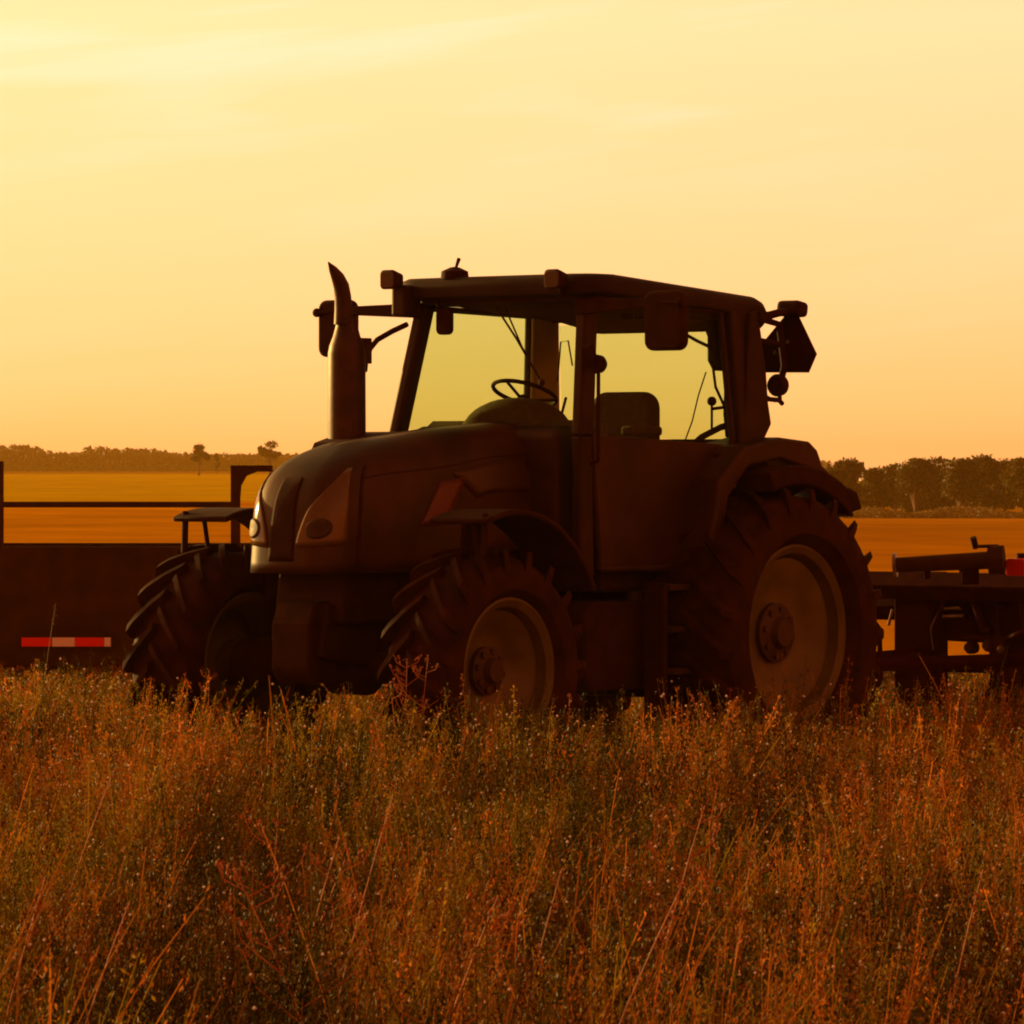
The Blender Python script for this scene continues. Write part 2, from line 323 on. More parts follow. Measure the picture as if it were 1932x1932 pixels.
# --- wheels
def make_wheel(name, u, v, rad, w, rim_r, side, nl, dish, zc=None):
    zc = rad if zc is None else zc
    c = (u, v, zc)
    o = side
    wh = MB()
    # dished disc with centre hub
    face = o * (w * 0.5 - 0.10 - (0.04 if w > .55 else 0))
    d0 = face - o * dish
    wh.lathe([(rim_r * 0.90, face - o * 0.02), (rim_r * 0.80, face - o * 0.03), (rim_r * 0.62, d0 + o * 0.03), (rim_r * 0.50, d0), (rim_r * 0.34, d0),
              (rim_r * 0.34, d0 - o * 0.03), (rim_r * 0.50, d0 - o * 0.03), (rim_r * 0.62, d0), (rim_r * 0.80, face - o * 0.06), (rim_r * 0.90, face - o * 0.05)], c, 1, 48, True)
    w_ = wh.build('wheel', M['rim'], T, smooth=40)
    hb = MB(); hb.lathe([(0.001, d0 + o * 0.10), (rim_r * 0.16, d0 + o * 0.10), (rim_r * 0.20, d0 + o * 0.06), (rim_r * 0.36, d0 + o * 0.035), (rim_r * 0.36, d0 - o * 0.035), (rim_r * 0.22, d0 - o * 0.10), (rim_r * .22, d0 - o * .3), (0.001, d0 - o * .3)], c, 1, 32)
    for k in range(8):
        a = 2 * math.pi * k / 8 + 0.2
        hb.lathe([(0.001, d0 + o * 0.06), (0.023, d0 + o * 0.06), (0.023, d0 + o * 0.01), (0.001, d0 + o * .01)], (u + math.cos(a) * rim_r * 0.28, v, zc + math.sin(a) * rim_r * 0.28), 1, 6)
        # rim lugs: plates joining disc and rim
    hb.build('hub', M['hub'], w_, smooth=35)
    rm = MB()
    h = w * 0.5 - (0.09 if w > .55 else 0.05)
    pr = [(rim_r + 0.035, h + 0.012), (rim_r + 0.03, h - 0.01), (rim_r, h - 0.02), (rim_r - 0.01, h - 0.08), (rim_r - 0.055, h - 0.13), (rim_r - 0.055, -h + 0.13), (rim_r - 0.01, -h + 0.08), (rim_r, -h + 0.02), (rim_r + 0.035, -h - 0.012),
          (rim_r + 0.02, -h - 0.018), (rim_r - 0.02, -h + 0.01), (rim_r - 0.03, -h + 0.08), (rim_r - 0.075, -h + 0.14), (rim_r - 0.075, h - 0.14), (rim_r - 0.03, h - 0.08), (rim_r - 0.02, h - 0.01), (rim_r + 0.02, h + 0.018)]
    rm.lathe(pr, c, 1, 64, True)
    rm.build('rim', M['rim'], w_, smooth=35)
    ty = MB()
    rt = rad - 0.055; hw = w / 2
    prof = [(rim_r + 0.01, h - 0.02), (rim_r + 0.05, h + 0.02), (rim_r + 0.30 * (rt - rim_r), hw + 0.005), (rim_r + 0.62 * (rt - rim_r), hw + 0.012), (rt - 0.05, hw - 0.01), (rt - 0.012, hw - 0.06), (rt, hw - 0.15), (rt + 0.006, 0)]
    prof = prof + [(r, -y) for r, y in prof[-2::-1]]
    ty.lathe(prof, c, 1, 72)
    for s_ in (-1, 1):
        for k in range(nl):
            a0 = 2 * math.pi * (k + (0.5 if s_ > 0 else 0)) / nl
            vs = []
            sweep = 0.27 / rad
            secs = [(0.01, 0, 0.0, 0.055), (0.35, .33, 0.0, 0.055), (0.72, .70, 0.0, 0.06), (0.94, .93, -0.012, 0.072), (1.035, 1.0, -0.075, 0.03)]
            for (fy, fa, dr, hh) in secs:
                y = s_ * hw * fy; a = a0 - sweep * fa
                base_r = rt - 0.012 if fy < 0.9 else (rt - 0.03 if fy < 1 else rt - 0.11)
                top = rad + dr; wd = 0.024 / rad
                for rr_, k_ in ((base_r, 1.7), (top, 1.0)):
                    for e in (-1, 1):
                        an = a + e * wd * k_; vs.append((u + rr_ * math.cos(an), v + y, zc + rr_ * math.sin(an)))
            fs = [(0, 1, 3, 2)]
            for i in range(len(secs) - 1):
                b = i * 4; fs += [(b, b + 2, b + 6, b + 4), (b + 2, b + 3, b + 7, b + 6), (b + 3, b + 1, b + 5, b + 7)]
            b = (len(secs) - 1) * 4; fs.append((b, b + 2, b + 3, b + 1))
            ty.add(vs, fs)
    ty.build('tyre', M['rubber'], w_, smooth=30)
    return w_
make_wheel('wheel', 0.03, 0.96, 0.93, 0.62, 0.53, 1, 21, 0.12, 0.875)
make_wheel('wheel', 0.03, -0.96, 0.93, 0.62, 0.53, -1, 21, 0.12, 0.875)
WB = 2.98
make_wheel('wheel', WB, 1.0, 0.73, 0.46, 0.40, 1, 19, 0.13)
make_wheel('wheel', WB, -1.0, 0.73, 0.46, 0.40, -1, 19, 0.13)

# --- chassis, axles, tank
c = MB()
c.prism([(-0.45, 0.55), (-0.45, 1.2), (0.2, 1.3), (1.3, 1.1), (2.3, 1.05), (3.45, 1.12), (3.5, 0.80), (2.4, 0.62), (1.0, 0.5), (0.3, 0.45)], 1, -0.20, 0.20)
c.prism([(1.5, 1.0), (1.5, 1.75), (3.3, 1.65), (3.4, 1.0)], 1, -0.27, 0.27)
c.build('chassis', M['black'], T, bevel=0.02)
c = MB(); c.lathe([(0.001, -0.85), (0.11, -0.85), (0.12, -0.45), (0.26, -0.3), (0.26, 0.3), (0.12, 0.45), (0.11, 0.85), (0.001, 0.85)], (0, 0, 0.87), 1, 24)
c.build('rear_axle', M['black'], T, smooth=35)
c = MB(); c.lathe([(0.001, -0.86), (0.15, -0.86), (0.16, -0.7), (0.085, -0.62), (0.09, -0.2), (0.17, -0.12), (0.17, 0.12), (0.09, 0.2), (0.085, 0.62), (0.16, 0.7), (0.15, 0.86), (0.001, 0.86)], (WB, 0, 0.73), 1, 24)
c.tube([(WB - 0.22, -0.7, 0.75), (WB - 0.22, 0.7, 0.75)], 0.028)
c.tube([(WB - 0.1, 0, 0.66), (1.2, 0, 0.6)], 0.04)
c.build('front_axle', M['black'], T, smooth=35)
c = MB(); c.prism(rrect(0.95, 0.55, 0.12, 5, 1.15, 0.82), 1, 0.28, 0.72)
tk = c.build('fuel_tank', M['black'], T, smooth=35, bevel=0.02)
c = MB(); c.lathe([(0.001, 0.06), (0.05, 0.06), (0.05, 0), (0.001, 0)], (0.95, 0.6, 1.09), 2, 16); c.build('filler_cap', M['hub'], tk, smooth=40)
c = MB(); c.prism(rrect(0.8, 0.45, 0.1, 4, 1.1, 0.85), 1, -0.7, -0.28); c.build('battery_box', M['black'], T, smooth=35, bevel=0.02)
# steps below the door
c = MB()
for s_ in (0.62, 1.08):
    c.box((s_, 0.86, 0.78), (0.04, 0.16, 0.86))
st = c.build('entry_steps', M['black'], T, bevel=0.008)
for k in range(4):
    c = MB(); c.box((0.85, 0.86 + 0.02 * (3 - k), 0.40 + 0.26 * k), (0.42, 0.20, 0.035)); c.build('step', M['hub'], st, bevel=0.006)
# front ballast support
c = MB(); c.prism([(3.3, 0.66), (3.3, 1.15), (3.5, 1.12), (3.56, 1.0), (3.56, 0.72), (3.5, 0.64)], 1, -0.15, 0.15)
fb = c.build('front_support', M['black'], T, bevel=0.02)

# --- hood
HU = [1.35, 1.7, 2.26, 2.67, 3.07, 3.41, 3.6, 3.75]; HZ = [2.215, 2.205, 2.165, 2.12, 2.08, 2.02, 1.955, 1.88]
def hood_pt(s, t):
    # s in [-1, 1]: far side rear -> nose -> near side rear ; t 0 bottom -> 1 ridge
    a = abs(s); sg = 1 if s >= 0 else -1
    un = 3.66 - 0.08 * t - 0.42 * t ** 7
    wn = 0.345; rc = 0.16
    if a < 0.25: u = un; v = (wn - rc) * a / 0.25
    elif a < 0.45:
        q = (a - 0.25) / 0.20 * math.pi / 2; u = un - rc + rc * math.cos(q); v = wn - rc + rc * math.sin(q)
    else:
        q = (a - 0.45) / 0.55; u = (un - rc) * (1 - q) + 1.42 * q; v = wn + (0.40 - wn) * min(1, q * 1.2)
    # bow the nose slightly
    u -= 0.05 * (v / wn) ** 2 if a < 0.45 else 0.05
    zb = 1.30 + (0.12 if a > 0.7 else 0.0) * min(1, (a - 0.7) / 0.1 if a > 0.7 else 0)
    zt = lerp(HU, HZ, u)
    sc = (1 - t ** 4.5) ** (1 / 2.3)
    tz = 1 - (1 - t) ** 1.15
    return Vector((u, sg * v * max(sc, 0.0), zb + tz * (zt - zb)))
def hood_patch(region, n_s, n_t, off, th=0.0):
    pass
ss = np.concatenate([np.linspace(-1, -0.47, 16), np.linspace(-0.45, -0.25, 8), np.linspace(-0.22, 0.22, 9), np.linspace(0.25, 0.45, 8), np.linspace(0.47, 1, 16)])
ts = np.concatenate([np.linspace(0, 0.75, 10), 1 - np.geomspace(0.2, 0.004, 12), [1.0]])
def grid(fn, ss, ts, mb):
    vs = [fn(a, b) for b in ts for a in ss]; n = len(ss)
    mb.add(vs, [(j * n + i, j * n + i + 1, (j + 1) * n + i + 1, (j + 1) * n + i) for j in range(len(ts) - 1) for i in range(n - 1)]); return mb
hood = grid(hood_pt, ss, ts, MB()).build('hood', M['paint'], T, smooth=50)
sol = hood.modifiers.new('solid', 'SOLIDIFY'); sol.thickness = 0.012; sol.offset = -1
def hood_n(s, t):
    e = 0.004; a = hood_pt(s + e, t) - hood_pt(s - e, t); b = hood_pt(s, min(0.99, t + e)) - hood_pt(s, t - e)
    n = a.cross(b).normalized()
    return n if n.dot(hood_pt(s, t) - Vector((2.6, 0, 1.5))) > 0 else -n
def patch(s_of, t0, t1, off, nI, nJ, name, m, parent, th=0.01):
    """s_of(t)->(s0,s1) edges of the panel at height t"""
    mb = MB(); vs = []; 
    for j in range(nJ + 1):
        t = t0 + (t1 - t0) * j / nJ; a, b = s_of(j / nJ)
        for i in range(nI + 1):
            s = a + (b - a) * i / nI; vs.append(hood_pt(s, t) + hood_n(s, t) * off)
    n = nI + 1
    mb.add(vs, [(j * n + i, j * n + i + 1, (j + 1) * n + i + 1, (j + 1) * n + i) for j in range(nJ) for i in range(nI)])
    o = mb.build(name, m, parent, smooth=60); q = o.modifiers.new('solid', 'SOLIDIFY'); q.thickness = th; q.offset = -1
    return o
for sg in (-1, 1):
    def edge(f, sg=sg):
        inner = 0.15 + 0.25 * f ** 1.5; outer = 0.435 - 0.01 * f
        return (sg * inner, sg * outer)
    hl = patch(edge, 0.22, 0.80, 0.010, 12, 14, 'headlight', M['lamp'], hood, 0.016)
    vs_ = []; 
    for j in range(4):
        for i in range(20):
            an = 2 * math.pi * i / 20; q_ = (0.02, 0.45, 0.8, 1.0)[j]
            s_c = sg * (0.30 + 0.062 * q_ * math.cos(an)); t_c = 0.36 + 0.085 * q_ * math.sin(an)
            vs_.append(hood_pt(s_c, t_c) + hood_n(s_c, t_c) * (0.020, 0.024, 0.022, 0.0115)[j])
    mb_ = MB(); mb_.add(vs_, [(j * 20 + i, j * 20 + (i + 1) % 20, j * 20 + 20 + (i + 1) % 20, j * 20 + 20 + i) for j in range(3) for i in range(20)] + [tuple(range(20))])
    mb_.build('lamp_bowl', M['hub'], hl, smooth=30)
for sg in (-1, 1):
    patch(lambda f, sg=sg: (sg * 0.47, sg * 0.478), 0.04, 0.80, 0.003, 2, 14, 'panel_seam', M['rubber'], hood, 0.004)
    patch(lambda f, sg=sg: (sg * 0.47, sg * 0.98), 0.700, 0.708, 0.003, 26, 1, 'panel_seam', M['rubber'], hood, 0.004)
patch(lambda f: (-0.13 + 0.02 * f, 0.13 - 0.02 * f), 0.10, 0.78, 0.006, 10, 12, 'grille', M['black'], hood, 0.02)
for sg in (-1, 1):
    # vent panel and swoosh on each flank
    patch(lambda f, sg=sg: (sg * (0.70 + 0.06 * (1 - f)), sg * (0.93 - 0.05 * f)), 0.42, 0.66, 0.006, 8, 5, 'vent_panel', M['decal'], hood, 0.01)
    patch(lambda f, sg=sg: (sg * (0.62 + 0.05 * f), sg * (0.68 + 0.055 * f)), 0.30, 0.60, 0.006, 4, 6, 'side_stripe', M['swoosh'], hood, 0.008)
# cowl between hood and windscreen
c = MB(); c.prism([(1.28, 1.3), (1.28, 2.19), (1.62, 2.185), (1.75, 2.14), (1.75, 1.3)], 1, -0.60, 0.60); c.build('cowl', M['trim'], T, bevel=0.04, bseg=3)

# --- cab
ABu, ABv, ABz = 1.67, 0.73, 2.18      # front pillar foot
ATu, ATv, ATz = 1.50, 0.64, 2.95      # front pillar head
CBu, CBv, CBz = 0.02, 0.84, 2.05
CTu, CTv, CTz = 0.10, 0.78, 2.98
lower = MB()
lower.hexa([(-0.12, -0.60, 1.15), (1.30, -0.60, 1.15), (1.30, 0.60, 1.15), (-0.12, 0.60, 1.15)], [(-0.12, -0.62, 2.06), (1.30, -0.60, 2.12), (1.30, 0.60, 2.12), (-0.12, 0.62, 2.06)])
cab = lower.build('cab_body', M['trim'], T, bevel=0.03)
for sg in (-1, 1):
    c = MB()
    # front pillar (tapering box), rear pillar, sill beam
    def quad(u, v, z, du, dv): return [(u - du, sg * (v - dv), z), (u + du, sg * (v - dv), z), (u + du, sg * (v + dv), z), (u - du, sg * (v + dv), z)]
    c.hexa(quad(ABu - .02, ABv, 1.25, 0.07, 0.035), quad(ABu, ABv, 2.12, 0.065, 0.035))
    c.hexa(quad(ABu, ABv, 2.12, 0.065, 0.035), quad(ATu, ATv, ATz, 0.06, 0.04))
    c.build('front_pillar', M['trim'], T, bevel=0.018); c = MB()
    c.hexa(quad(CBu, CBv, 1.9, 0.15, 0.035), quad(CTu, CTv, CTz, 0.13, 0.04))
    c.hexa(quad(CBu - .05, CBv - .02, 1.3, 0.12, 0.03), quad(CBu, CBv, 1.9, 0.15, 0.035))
    c.build('rear_pillar', M['trim'] if sg > 0 else M['hazed_liner'], T, bevel=0.018)  # far pillar alone coloured paler, as if through hazy glass
for p_, d_, nm in (((0.8, -0.70, 2.975), (1.45, 0.07, 0.04), 'roof_rail'), ((0.8, 0.70, 2.955), (1.45, 0.07, 0.08), 'roof_rail'), ((1.5, 0, 2.985), (0.09, 1.30, 0.06), 'roof_beam'), ((0.02, 0, 2.93), (0.10, 1.5, 0.10), 'roof_beam'), ((-0.03, 0, 2.07), (0.10, 1.5, 0.08), 'window_sill')):
    c = MB(); c.box(p_, d_); c.build(nm, M['trim'], T, bevel=0.015)
# roof shell
RU = [-0.32, -0.25, -0.1, 0.2, 0.6, 1.0, 1.4, 1.6, 1.68]; RZ = [2.93, 2.98, 3.025, 3.062, 3.084, 3.100, 3.125, 3.128, 3.12]
def roof_ring(k, inset, zf):
    pts = []
    for (u, v) in rrect(2.0, 1.66, 0.22, 7, 0.68, 0.0):
        uu = 0.68 + (u - 0.68) * (1 - inset / 1.0); vv = v * (1 - inset / 0.83)
        ztop = lerp(RU, RZ, uu)
        pts.append((uu, vv, ztop - zf))
    return pts
rr_ = [(0, 0.10, 0.145), (1, 0.01, 0.125), (2, 0.0, 0.07), (3, 0.015, 0.028), (4, 0.05, 0.008), (5, 0.18, 0.0), (6, 0.5, -0.012), (7, 0.8, -0.018)]
rings = [roof_ring(*a) for a in rr_]; n = len(rings[0]); mb = MB()
mb.add([p for r in rings for p in r], [(j * n + i, j * n + (i + 1) % n, (j + 1) * n + (i + 1) % n, (j + 1) * n + i) for j in range(len(rings) - 1) for i in range(n)] + [tuple(range(n))[::-1], tuple(range((len(rings) - 1) * n, len(rings) * n))])
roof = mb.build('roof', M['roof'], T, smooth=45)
a0 = at_v(858, 512, -0.35); a1 = at_v(866, 488, -0.35)
c = MB(); c.tube([a0 - Vector((0, 0, .03)), a0, a1], [0.007, 0.007, 0.013], 8); c.lathe([(0.001, 0.03), (0.03, 0.025), (0.085, 0.0), (0.09, -0.05), (0.001, -0.05)], (a0.x, a0.y, a0.z - .0), 2, 16)
c.build('antenna', M['black'], roof, smooth=40)

def pane(pts, name, parent=T, th=0.006):
    """four corner points -> thin closed pane"""
    p = [Vector(q) for q in pts]; n = (p[1] - p[0]).cross(p[3] - p[0]).normalized() * th / 2
    c = MB(); c.hexa([q - n for q in p], [q + n for q in p]); return c.build(name, M['glass'], parent)
pane([(ABu + .02, -ABv + .02, 2.17), (ABu + .02, ABv - .02, 2.17), (ATu + .02, ATv - .02, 2.97), (ATu + .02, -ATv + .02, 2.97)], 'windscreen')
for sg in (-1, 1):
    c = MB()
    def q3(u0, z0, v0, u1, z1, v1, w):  # door frame bars
        c.tube([(u0, sg * v0, z0), (u1, sg * v1, z1)], w, 8)
    dv = 0.012
    q3(1.60, 2.16, ABv + dv, 1.44, 2.935, ATv + dv, 0.022); q3(0.22, 2.10, CBv - .01, 0.27, 2.92, CTv - .01, 0.022)
    q3(1.60, 2.16, ABv + dv, 1.50, 1.30, ABv + dv, 0.022); q3(0.22, 2.10, CBv - .01, 0.42, 1.30, CBv - .05, 0.022); q3(1.50, 1.30, ABv + dv, .42, 1.30, CBv - .05, 0.022)
    q3(1.44, 2.935, ATv + dv, 0.27, 2.92, CTv - .01, 0.02)
    door = c.build('door', M['trim'], T, smooth=50)
    pane([(1.60, sg * ABv, 2.14), (0.22, sg * (CBv - .03), 2.08), (0.27, sg * (CTv - .03), 2.925), (1.44, sg * ATv, 2.94)], 'door_glass', door)
    c = MB(); c.hexa([(1.50, sg * (ABv - .015), 1.32), (0.42, sg * (CBv - .075), 1.32), (0.22, sg * (CBv - .045), 2.07), (1.60, sg * (ABv - .015), 2.13)], [(1.50, sg * (ABv + .01), 1.32), (0.42, sg * (CBv - .05), 1.32), (0.22, sg * (CBv - .02), 2.07), (1.60, sg * (ABv + .01), 2.13)]); c.build('door_panel', M['paint'], door, bevel=.004)
    0 and pane([(1.50, sg * ABv, 1.32), (0.42, sg * (CBv - .06), 1.32), (0.22, sg * (CBv - .03), 2.07), (1.60, sg * ABv, 2.13)], 'lower_glass', door)
    c = MB(); c.box((0.36, sg * (CBv + .02), 2.0), (0.16, 0.04, 0.035)); c.build('handle', M['black'], door, bevel=0.008)
pane([(-0.09, -0.76, 2.10), (-0.09, 0.76, 2.10), (0.0, 0.72, 2.86), (0.0, -0.72, 2.86)], 'rear_window')
# grab rail and round lamp beside the near front pillar
c = MB()
p0 = at_v(1129, 700, 0.80); p1 = at_v(1129, 870, 0.82)
c.tube([p0 + Vector((0, -.05, .02)), p0, p1, p1 + Vector((0, -.06, -.02))], 0.012, 8)
c.build('grab_rail', M['black'], T, smooth=50)
lp = at_v(1130, 687, 0.82)
c = MB(); c.lathe([(0.001, -0.04), (0.035, -0.04), (0.055, -0.01), (0.06, 0.03), (0.05, 0.045), (0.001, 0.045)], lp, 0, 20); c.tube([lp, lp + Vector((0.02, -.10, 0.02))], 0.014, 8)
c.box(lp + Vector((0.06, -0.02, 0.05)), (0.06, 0.05, 0.14), Matrix.Rotation(0.4, 3, 'Y'))
c.build('side_lamp', M['black'], T, smooth=40)

# windscreen wiper: two arms
c = MB()
w0 = at_u(1022, 722, 1.70); w1 = at_u(934, 576, 1.56); w2 = at_u(952, 578, 1.57); w3 = at_u(985, 655, 1.64)
c.tube([w0, at_u(975, 640, 1.66), w1], 0.007, 6); c.tube([w2, w3, w0], 0.006, 6); c.sphere(w0, 0.022, 6)
c.build('wiper', M['black'], T, smooth=50)
# inside mirror
c = MB(); q = at_v(840, 607, -0.42)
c.prism([(a, b) for a, b in rrect(0.12, 0.165, 0.035, 4, q.y, q.z)], 0, q.x - .012, q.x + 0.02)
c.tube([q + Vector((0.0, -.035, 0.0)), q + Vector((0.01, -.05, 0.04)), q + Vector((0.01, -.05, 0.15))], 0.012, 8)
c.build('interior_mirror', M['black'], T, smooth=40, bevel=0.004)
# dashboard hump and steering wheel
c = MB(); prof = []
def dash_pt(a, b):
    ang = a * math.pi; r = math.sin(b * math.pi / 2)
    return Vector((1.38 + 0.17 * math.cos(b * math.pi / 2 * 0 + ang) * 0 + 0.20 * math.sin(b * math.pi - math.pi / 2), 0.36 * math.cos(ang) * (1 - 0.25 * abs(2 * b - 1) ** 3), 2.06 + 0.305 * math.sin(ang) ** 0.75 * (1 - 0.5 * abs(2 * b - 1) ** 2.5)))
grid(dash_pt, np.linspace(0.001, 0.999, 20), np.linspace(0, 1, 12), c)
c.prism([(1.20, 2.0), (1.20, 2.20), (1.50, 2.22), (1.6, 2.16), (1.6, 2.0)], 1, -0.58, 0.58)
dash = c.build('dashboard', M['seat'], T, smooth=50)
sc_ = at_v(990, 742, 0.0); tilt = R(22)
ring = [sc_ + Vector((0.205 * math.cos(a) * math.cos(tilt), 0.205 * math.sin(a), 0.205 * math.cos(a) * math.sin(tilt))) for a in np.linspace(0, 2 * math.pi, 33)[:-1]]
c = MB(); c.tube(ring, 0.0135, 8, closed=True)
hubp = sc_ - Vector((-0.02, 0, 0.045))
for k in (0, 11, 21): c.tube([ring[k], hubp], 0.010, 6)
c.sphere(hubp, 0.04, 6)
sw = c.build('steering_wheel', M['black'], T, smooth=50)
c = MB(); c.tube([hubp, (1.42, 0, 2.1)], [0.035, 0.06], 10); c.build('steering_column', M['black'], sw, smooth=50)
# driver's seat
c = MB(); c.box((0.55, 0.0, 2.02), (0.5, 0.5, 0.12)); seat = c.build('seat', M['seat'], T, bevel=0.05, bseg=4)
c = MB(); q0, q1 = 1.98, 2.415
bk = [(a, b) for a, b in rrect(0.48, q1 - q0, 0.11, 6, 0.0, (q0 + q1) / 2)]
c.prism(bk, 0, 0.17, 0.30); b_ = c.build('backrest', M['seat'], seat, smooth=40, bevel=0.03, bseg=3)
for y_ in (0.31, -0.31):
    c = MB(); c.box((0.48, y_, 2.16), (0.34, 0.09, 0.06)); c.build('armrest', M['seat'], seat, bevel=0.02, bseg=3)
# controls, hoses and box in the rear corner seen through the side glass
q = at_v(1343, 757, 0.30)
c = MB(); c.tube([q - Vector((0, 0, 0.22)), q - Vector((0, 0, .02))], 0.009, 6); c.sphere(q, 0.032, 6); c.tube([q - Vector((0, 0, .05)), at_v(1370, 768, .3)], 0.012, 6)
c.build('control_lever', M['black'], T, smooth=50)
c = MB()
for pts, r in (([(1332, 702), (1318, 745), (1306, 795), (1290, 838)], 0.005), ([(1345, 690), (1350, 730), (1366, 765), (1378, 800)], 0.010), ([(1288, 628), (1315, 643), (1342, 656)], 0.011)):
    c.tube([at_v(a, b, 0.45) for a, b in pts], r, 6)
c.build('cable', M['black'], T, smooth=50)
c = MB(); c.tube([at_v(a, b, 0.55) for a, b in ((1296, 850), (1325, 824), (1360, 806), (1395, 798))], 0.022, 8); c.build('guard_rail', M['black'], T, smooth=50)
c = MB(); qa = at_v(1335, 592, 0.5); qb = at_v(1382, 700, 0.5)
c.prism([(qa.x, qa.z), (qb.x, qa.z), (qb.x, qb.z), (at_v(1362, 700, .5).x, qb.z), (at_v(1352, 680, .5).x, at_v(1352, 680, .5).z), (at_v(1352, 620, .5).x, at_v(1352, 635, .5).z)], 1, 0.42, 0.62)
c.build('control_box', M['trim'], T, bevel=0.015)
c = MB(); q = at_u(1062, 680, 0.9); q.y = -0.66
c.tube([at_v(1052, 720, -0.70), at_v(1058, 645, -0.70), at_v(1072, 643, -.70), at_v(1080, 690, -.7)], 0.006, 6)
c.tube([at_v(1060, 780, -0.66), at_v(1068, 750, -0.66)], 0.010, 6)
c.build('far_handle', M['black'], T, smooth=50)
# small lamps under the roof edge at the near side
c = MB(); c.tube([at_v(1200, 598, 0.2), at_v(1330, 598, 0.2)], 0.01, 6); c.lathe([(0.001, -.03), (.04, -.02), (.035, .02), (.001, .02)], at_v(1183, 594, .2), 2, 12); c.build('roof_light', M['black'], T, smooth=40)

# --- mirrors on arms
for sg in (-1, 1):
    mu, mv = 1.56, 1.30 * sg
    zt, zb = 3.0, 2.635
    c = MB(); pts = rrect(0.29, zt - zb, 0.06, 5, mv, (zt + zb) / 2)
    c.prism(pts, 0, mu - 0.03, mu + 0.05); mir = c.build('mirror', M['black'], T, smooth=40, bevel=0.02, bseg=3)
    c = MB(); c.prism(rrect(0.25, zt - zb - .04, 0.05, 5, mv, (zt + zb) / 2), 0, mu - 0.034, mu - 0.031); c.build('mirror_glass', M['steel'], mir)
    c = MB(); c.add(*(lambda a: (a, [(3, 2, 1, 0), (4, 5, 6, 7), (0, 1, 5, 4), (1, 2, 6, 5), (2, 3, 7, 6), (3, 0, 4, 7)]))(
        [(1.50, sg * 0.62, 2.87), (1.60, sg * .62, 2.87), (1.60, sg * .62, 2.965), (1.50, sg * .62, 2.965),
         (mu, sg * 1.20, 2.90), (mu + .05, sg * 1.20, 2.90), (mu + .05, sg * 1.20, 2.955), (mu, sg * 1.20, 2.955)]))
    c.tube([(mu + .04, sg * 1.28, 2.93), (mu + .06, sg * 1.43, 2.92)], 0.012, 8); c.sphere((mu + .06, sg * 1.44, 2.92), 0.030, 6)
    c.build('mirror_arm', M['black'], mir, bevel=0.008)
c = MB(); c.tube([at_v(a, b, v) for a, b, v in ((768, 612, -.62), (740, 625, -.65), (712, 641, -.68), (698, 658, -.68), (690, 680, -.68), (688, 700, -.66))], 0.018, 8)
c.build('exhaust_bracket', M['black'], T, smooth=50)

# --- exhaust stack
EU, EV = 2.30, -0.62
c = MB()
c.lathe([(0.001, 1.3), (0.116, 1.3), (0.119, 2.20), (0.117, 2.63), (0.108, 2.68), (0.085, 2.74), (0.069, 2.80), (0.063, 2.86), (0.001, 2.86)], (EU, EV, 0), 2, 28)
ex = c.build('exhaust', M['muffler'], T, smooth=40)
pth = [at_v(a, b, EV) for a, b in ((648, 612), (648, 585), (647, 560), (644, 540), (637, 523), (628, 508), (619, 494))]
c = MB(); c.tube(pth, [0.060, 0.056, 0.053, 0.050, 0.042, 0.027, 0.003], 14); c.build('tailpipe', M['muffler'], ex, smooth=60)
c = MB(); q = at_v(681, 662, EV); c.box(q, (0.10, 0.10, 0.16)); c.build('heat_shield', M['muffler'], ex, bevel=0.006)
c = MB(); q = at_v(690, 820, EV + .1); c.prism([(2.0, 2.0), (2.55, 2.0), (2.5, 2.08), (2.3, 2.13), (2.08, 2.15)], 1, EV - .1, EV + .25); c.build('exhaust_base', M['black'], ex, bevel=0.01)

# --- work lights
def work_light(c0, w=0.13, h=0.125, d=0.11, foot=(0, 0, -0.12), rot=0.0):
    rt = Matrix.Rotation(rot, 3, 'Z'); c0 = Vector(c0)
    c = MB()
    pts = rrect(w, h, 0.03, 4)
    a = [c0 + rt @ Vector((d * 0.5, p[0], p[1])) for p in pts]; b = [c0 + rt @ Vector((-d * 0.5, p[0] * 0.6, p[1] * 0.6)) for p in pts]; n = len(pts)
    c.add(a + b, [tuple(range(n)), tuple(range(n, 2 * n))[::-1]] + [(i, n + i, n + (i + 1) % n, (i + 1) % n) for i in range(n)])
    c.tube([c0, c0 + Vector(foot)], 0.018, 8)
    o = c.build('work_light', M['black'], T, smooth=40, bevel=0.006)
    l = MB(); pts = rrect(w * .86, h * .86, 0.025, 4)
    a = [c0 + rt @ Vector((d * 0.5 + .002, p[0], p[1])) for p in pts]; b = [c0 + rt @ Vector((d * 0.5 + .010, p[0] * .9, p[1] * .9)) for p in pts]
    l.add(a + b, [tuple(range(n))[::-1], tuple(range(n, 2 * n))] + [(i, (i + 1) % n, n + (i + 1) % n, n + i) for i in range(n)]); l.build('lens', M['decal'], o, smooth=40)
work_light(at_v(742, 528, -0.68), foot=(-0.12, 0.04, -0.13))
work_light(at_v(1052, 527, 0.60), foot=(-0.10, -0.03, -0.1))
c = MB(); q = at_v(766, 568, -0.66); c.box(q, (0.16, 0.12, 0.20)); c.build('corner_bracket', M['trim'], T, bevel=0.02)
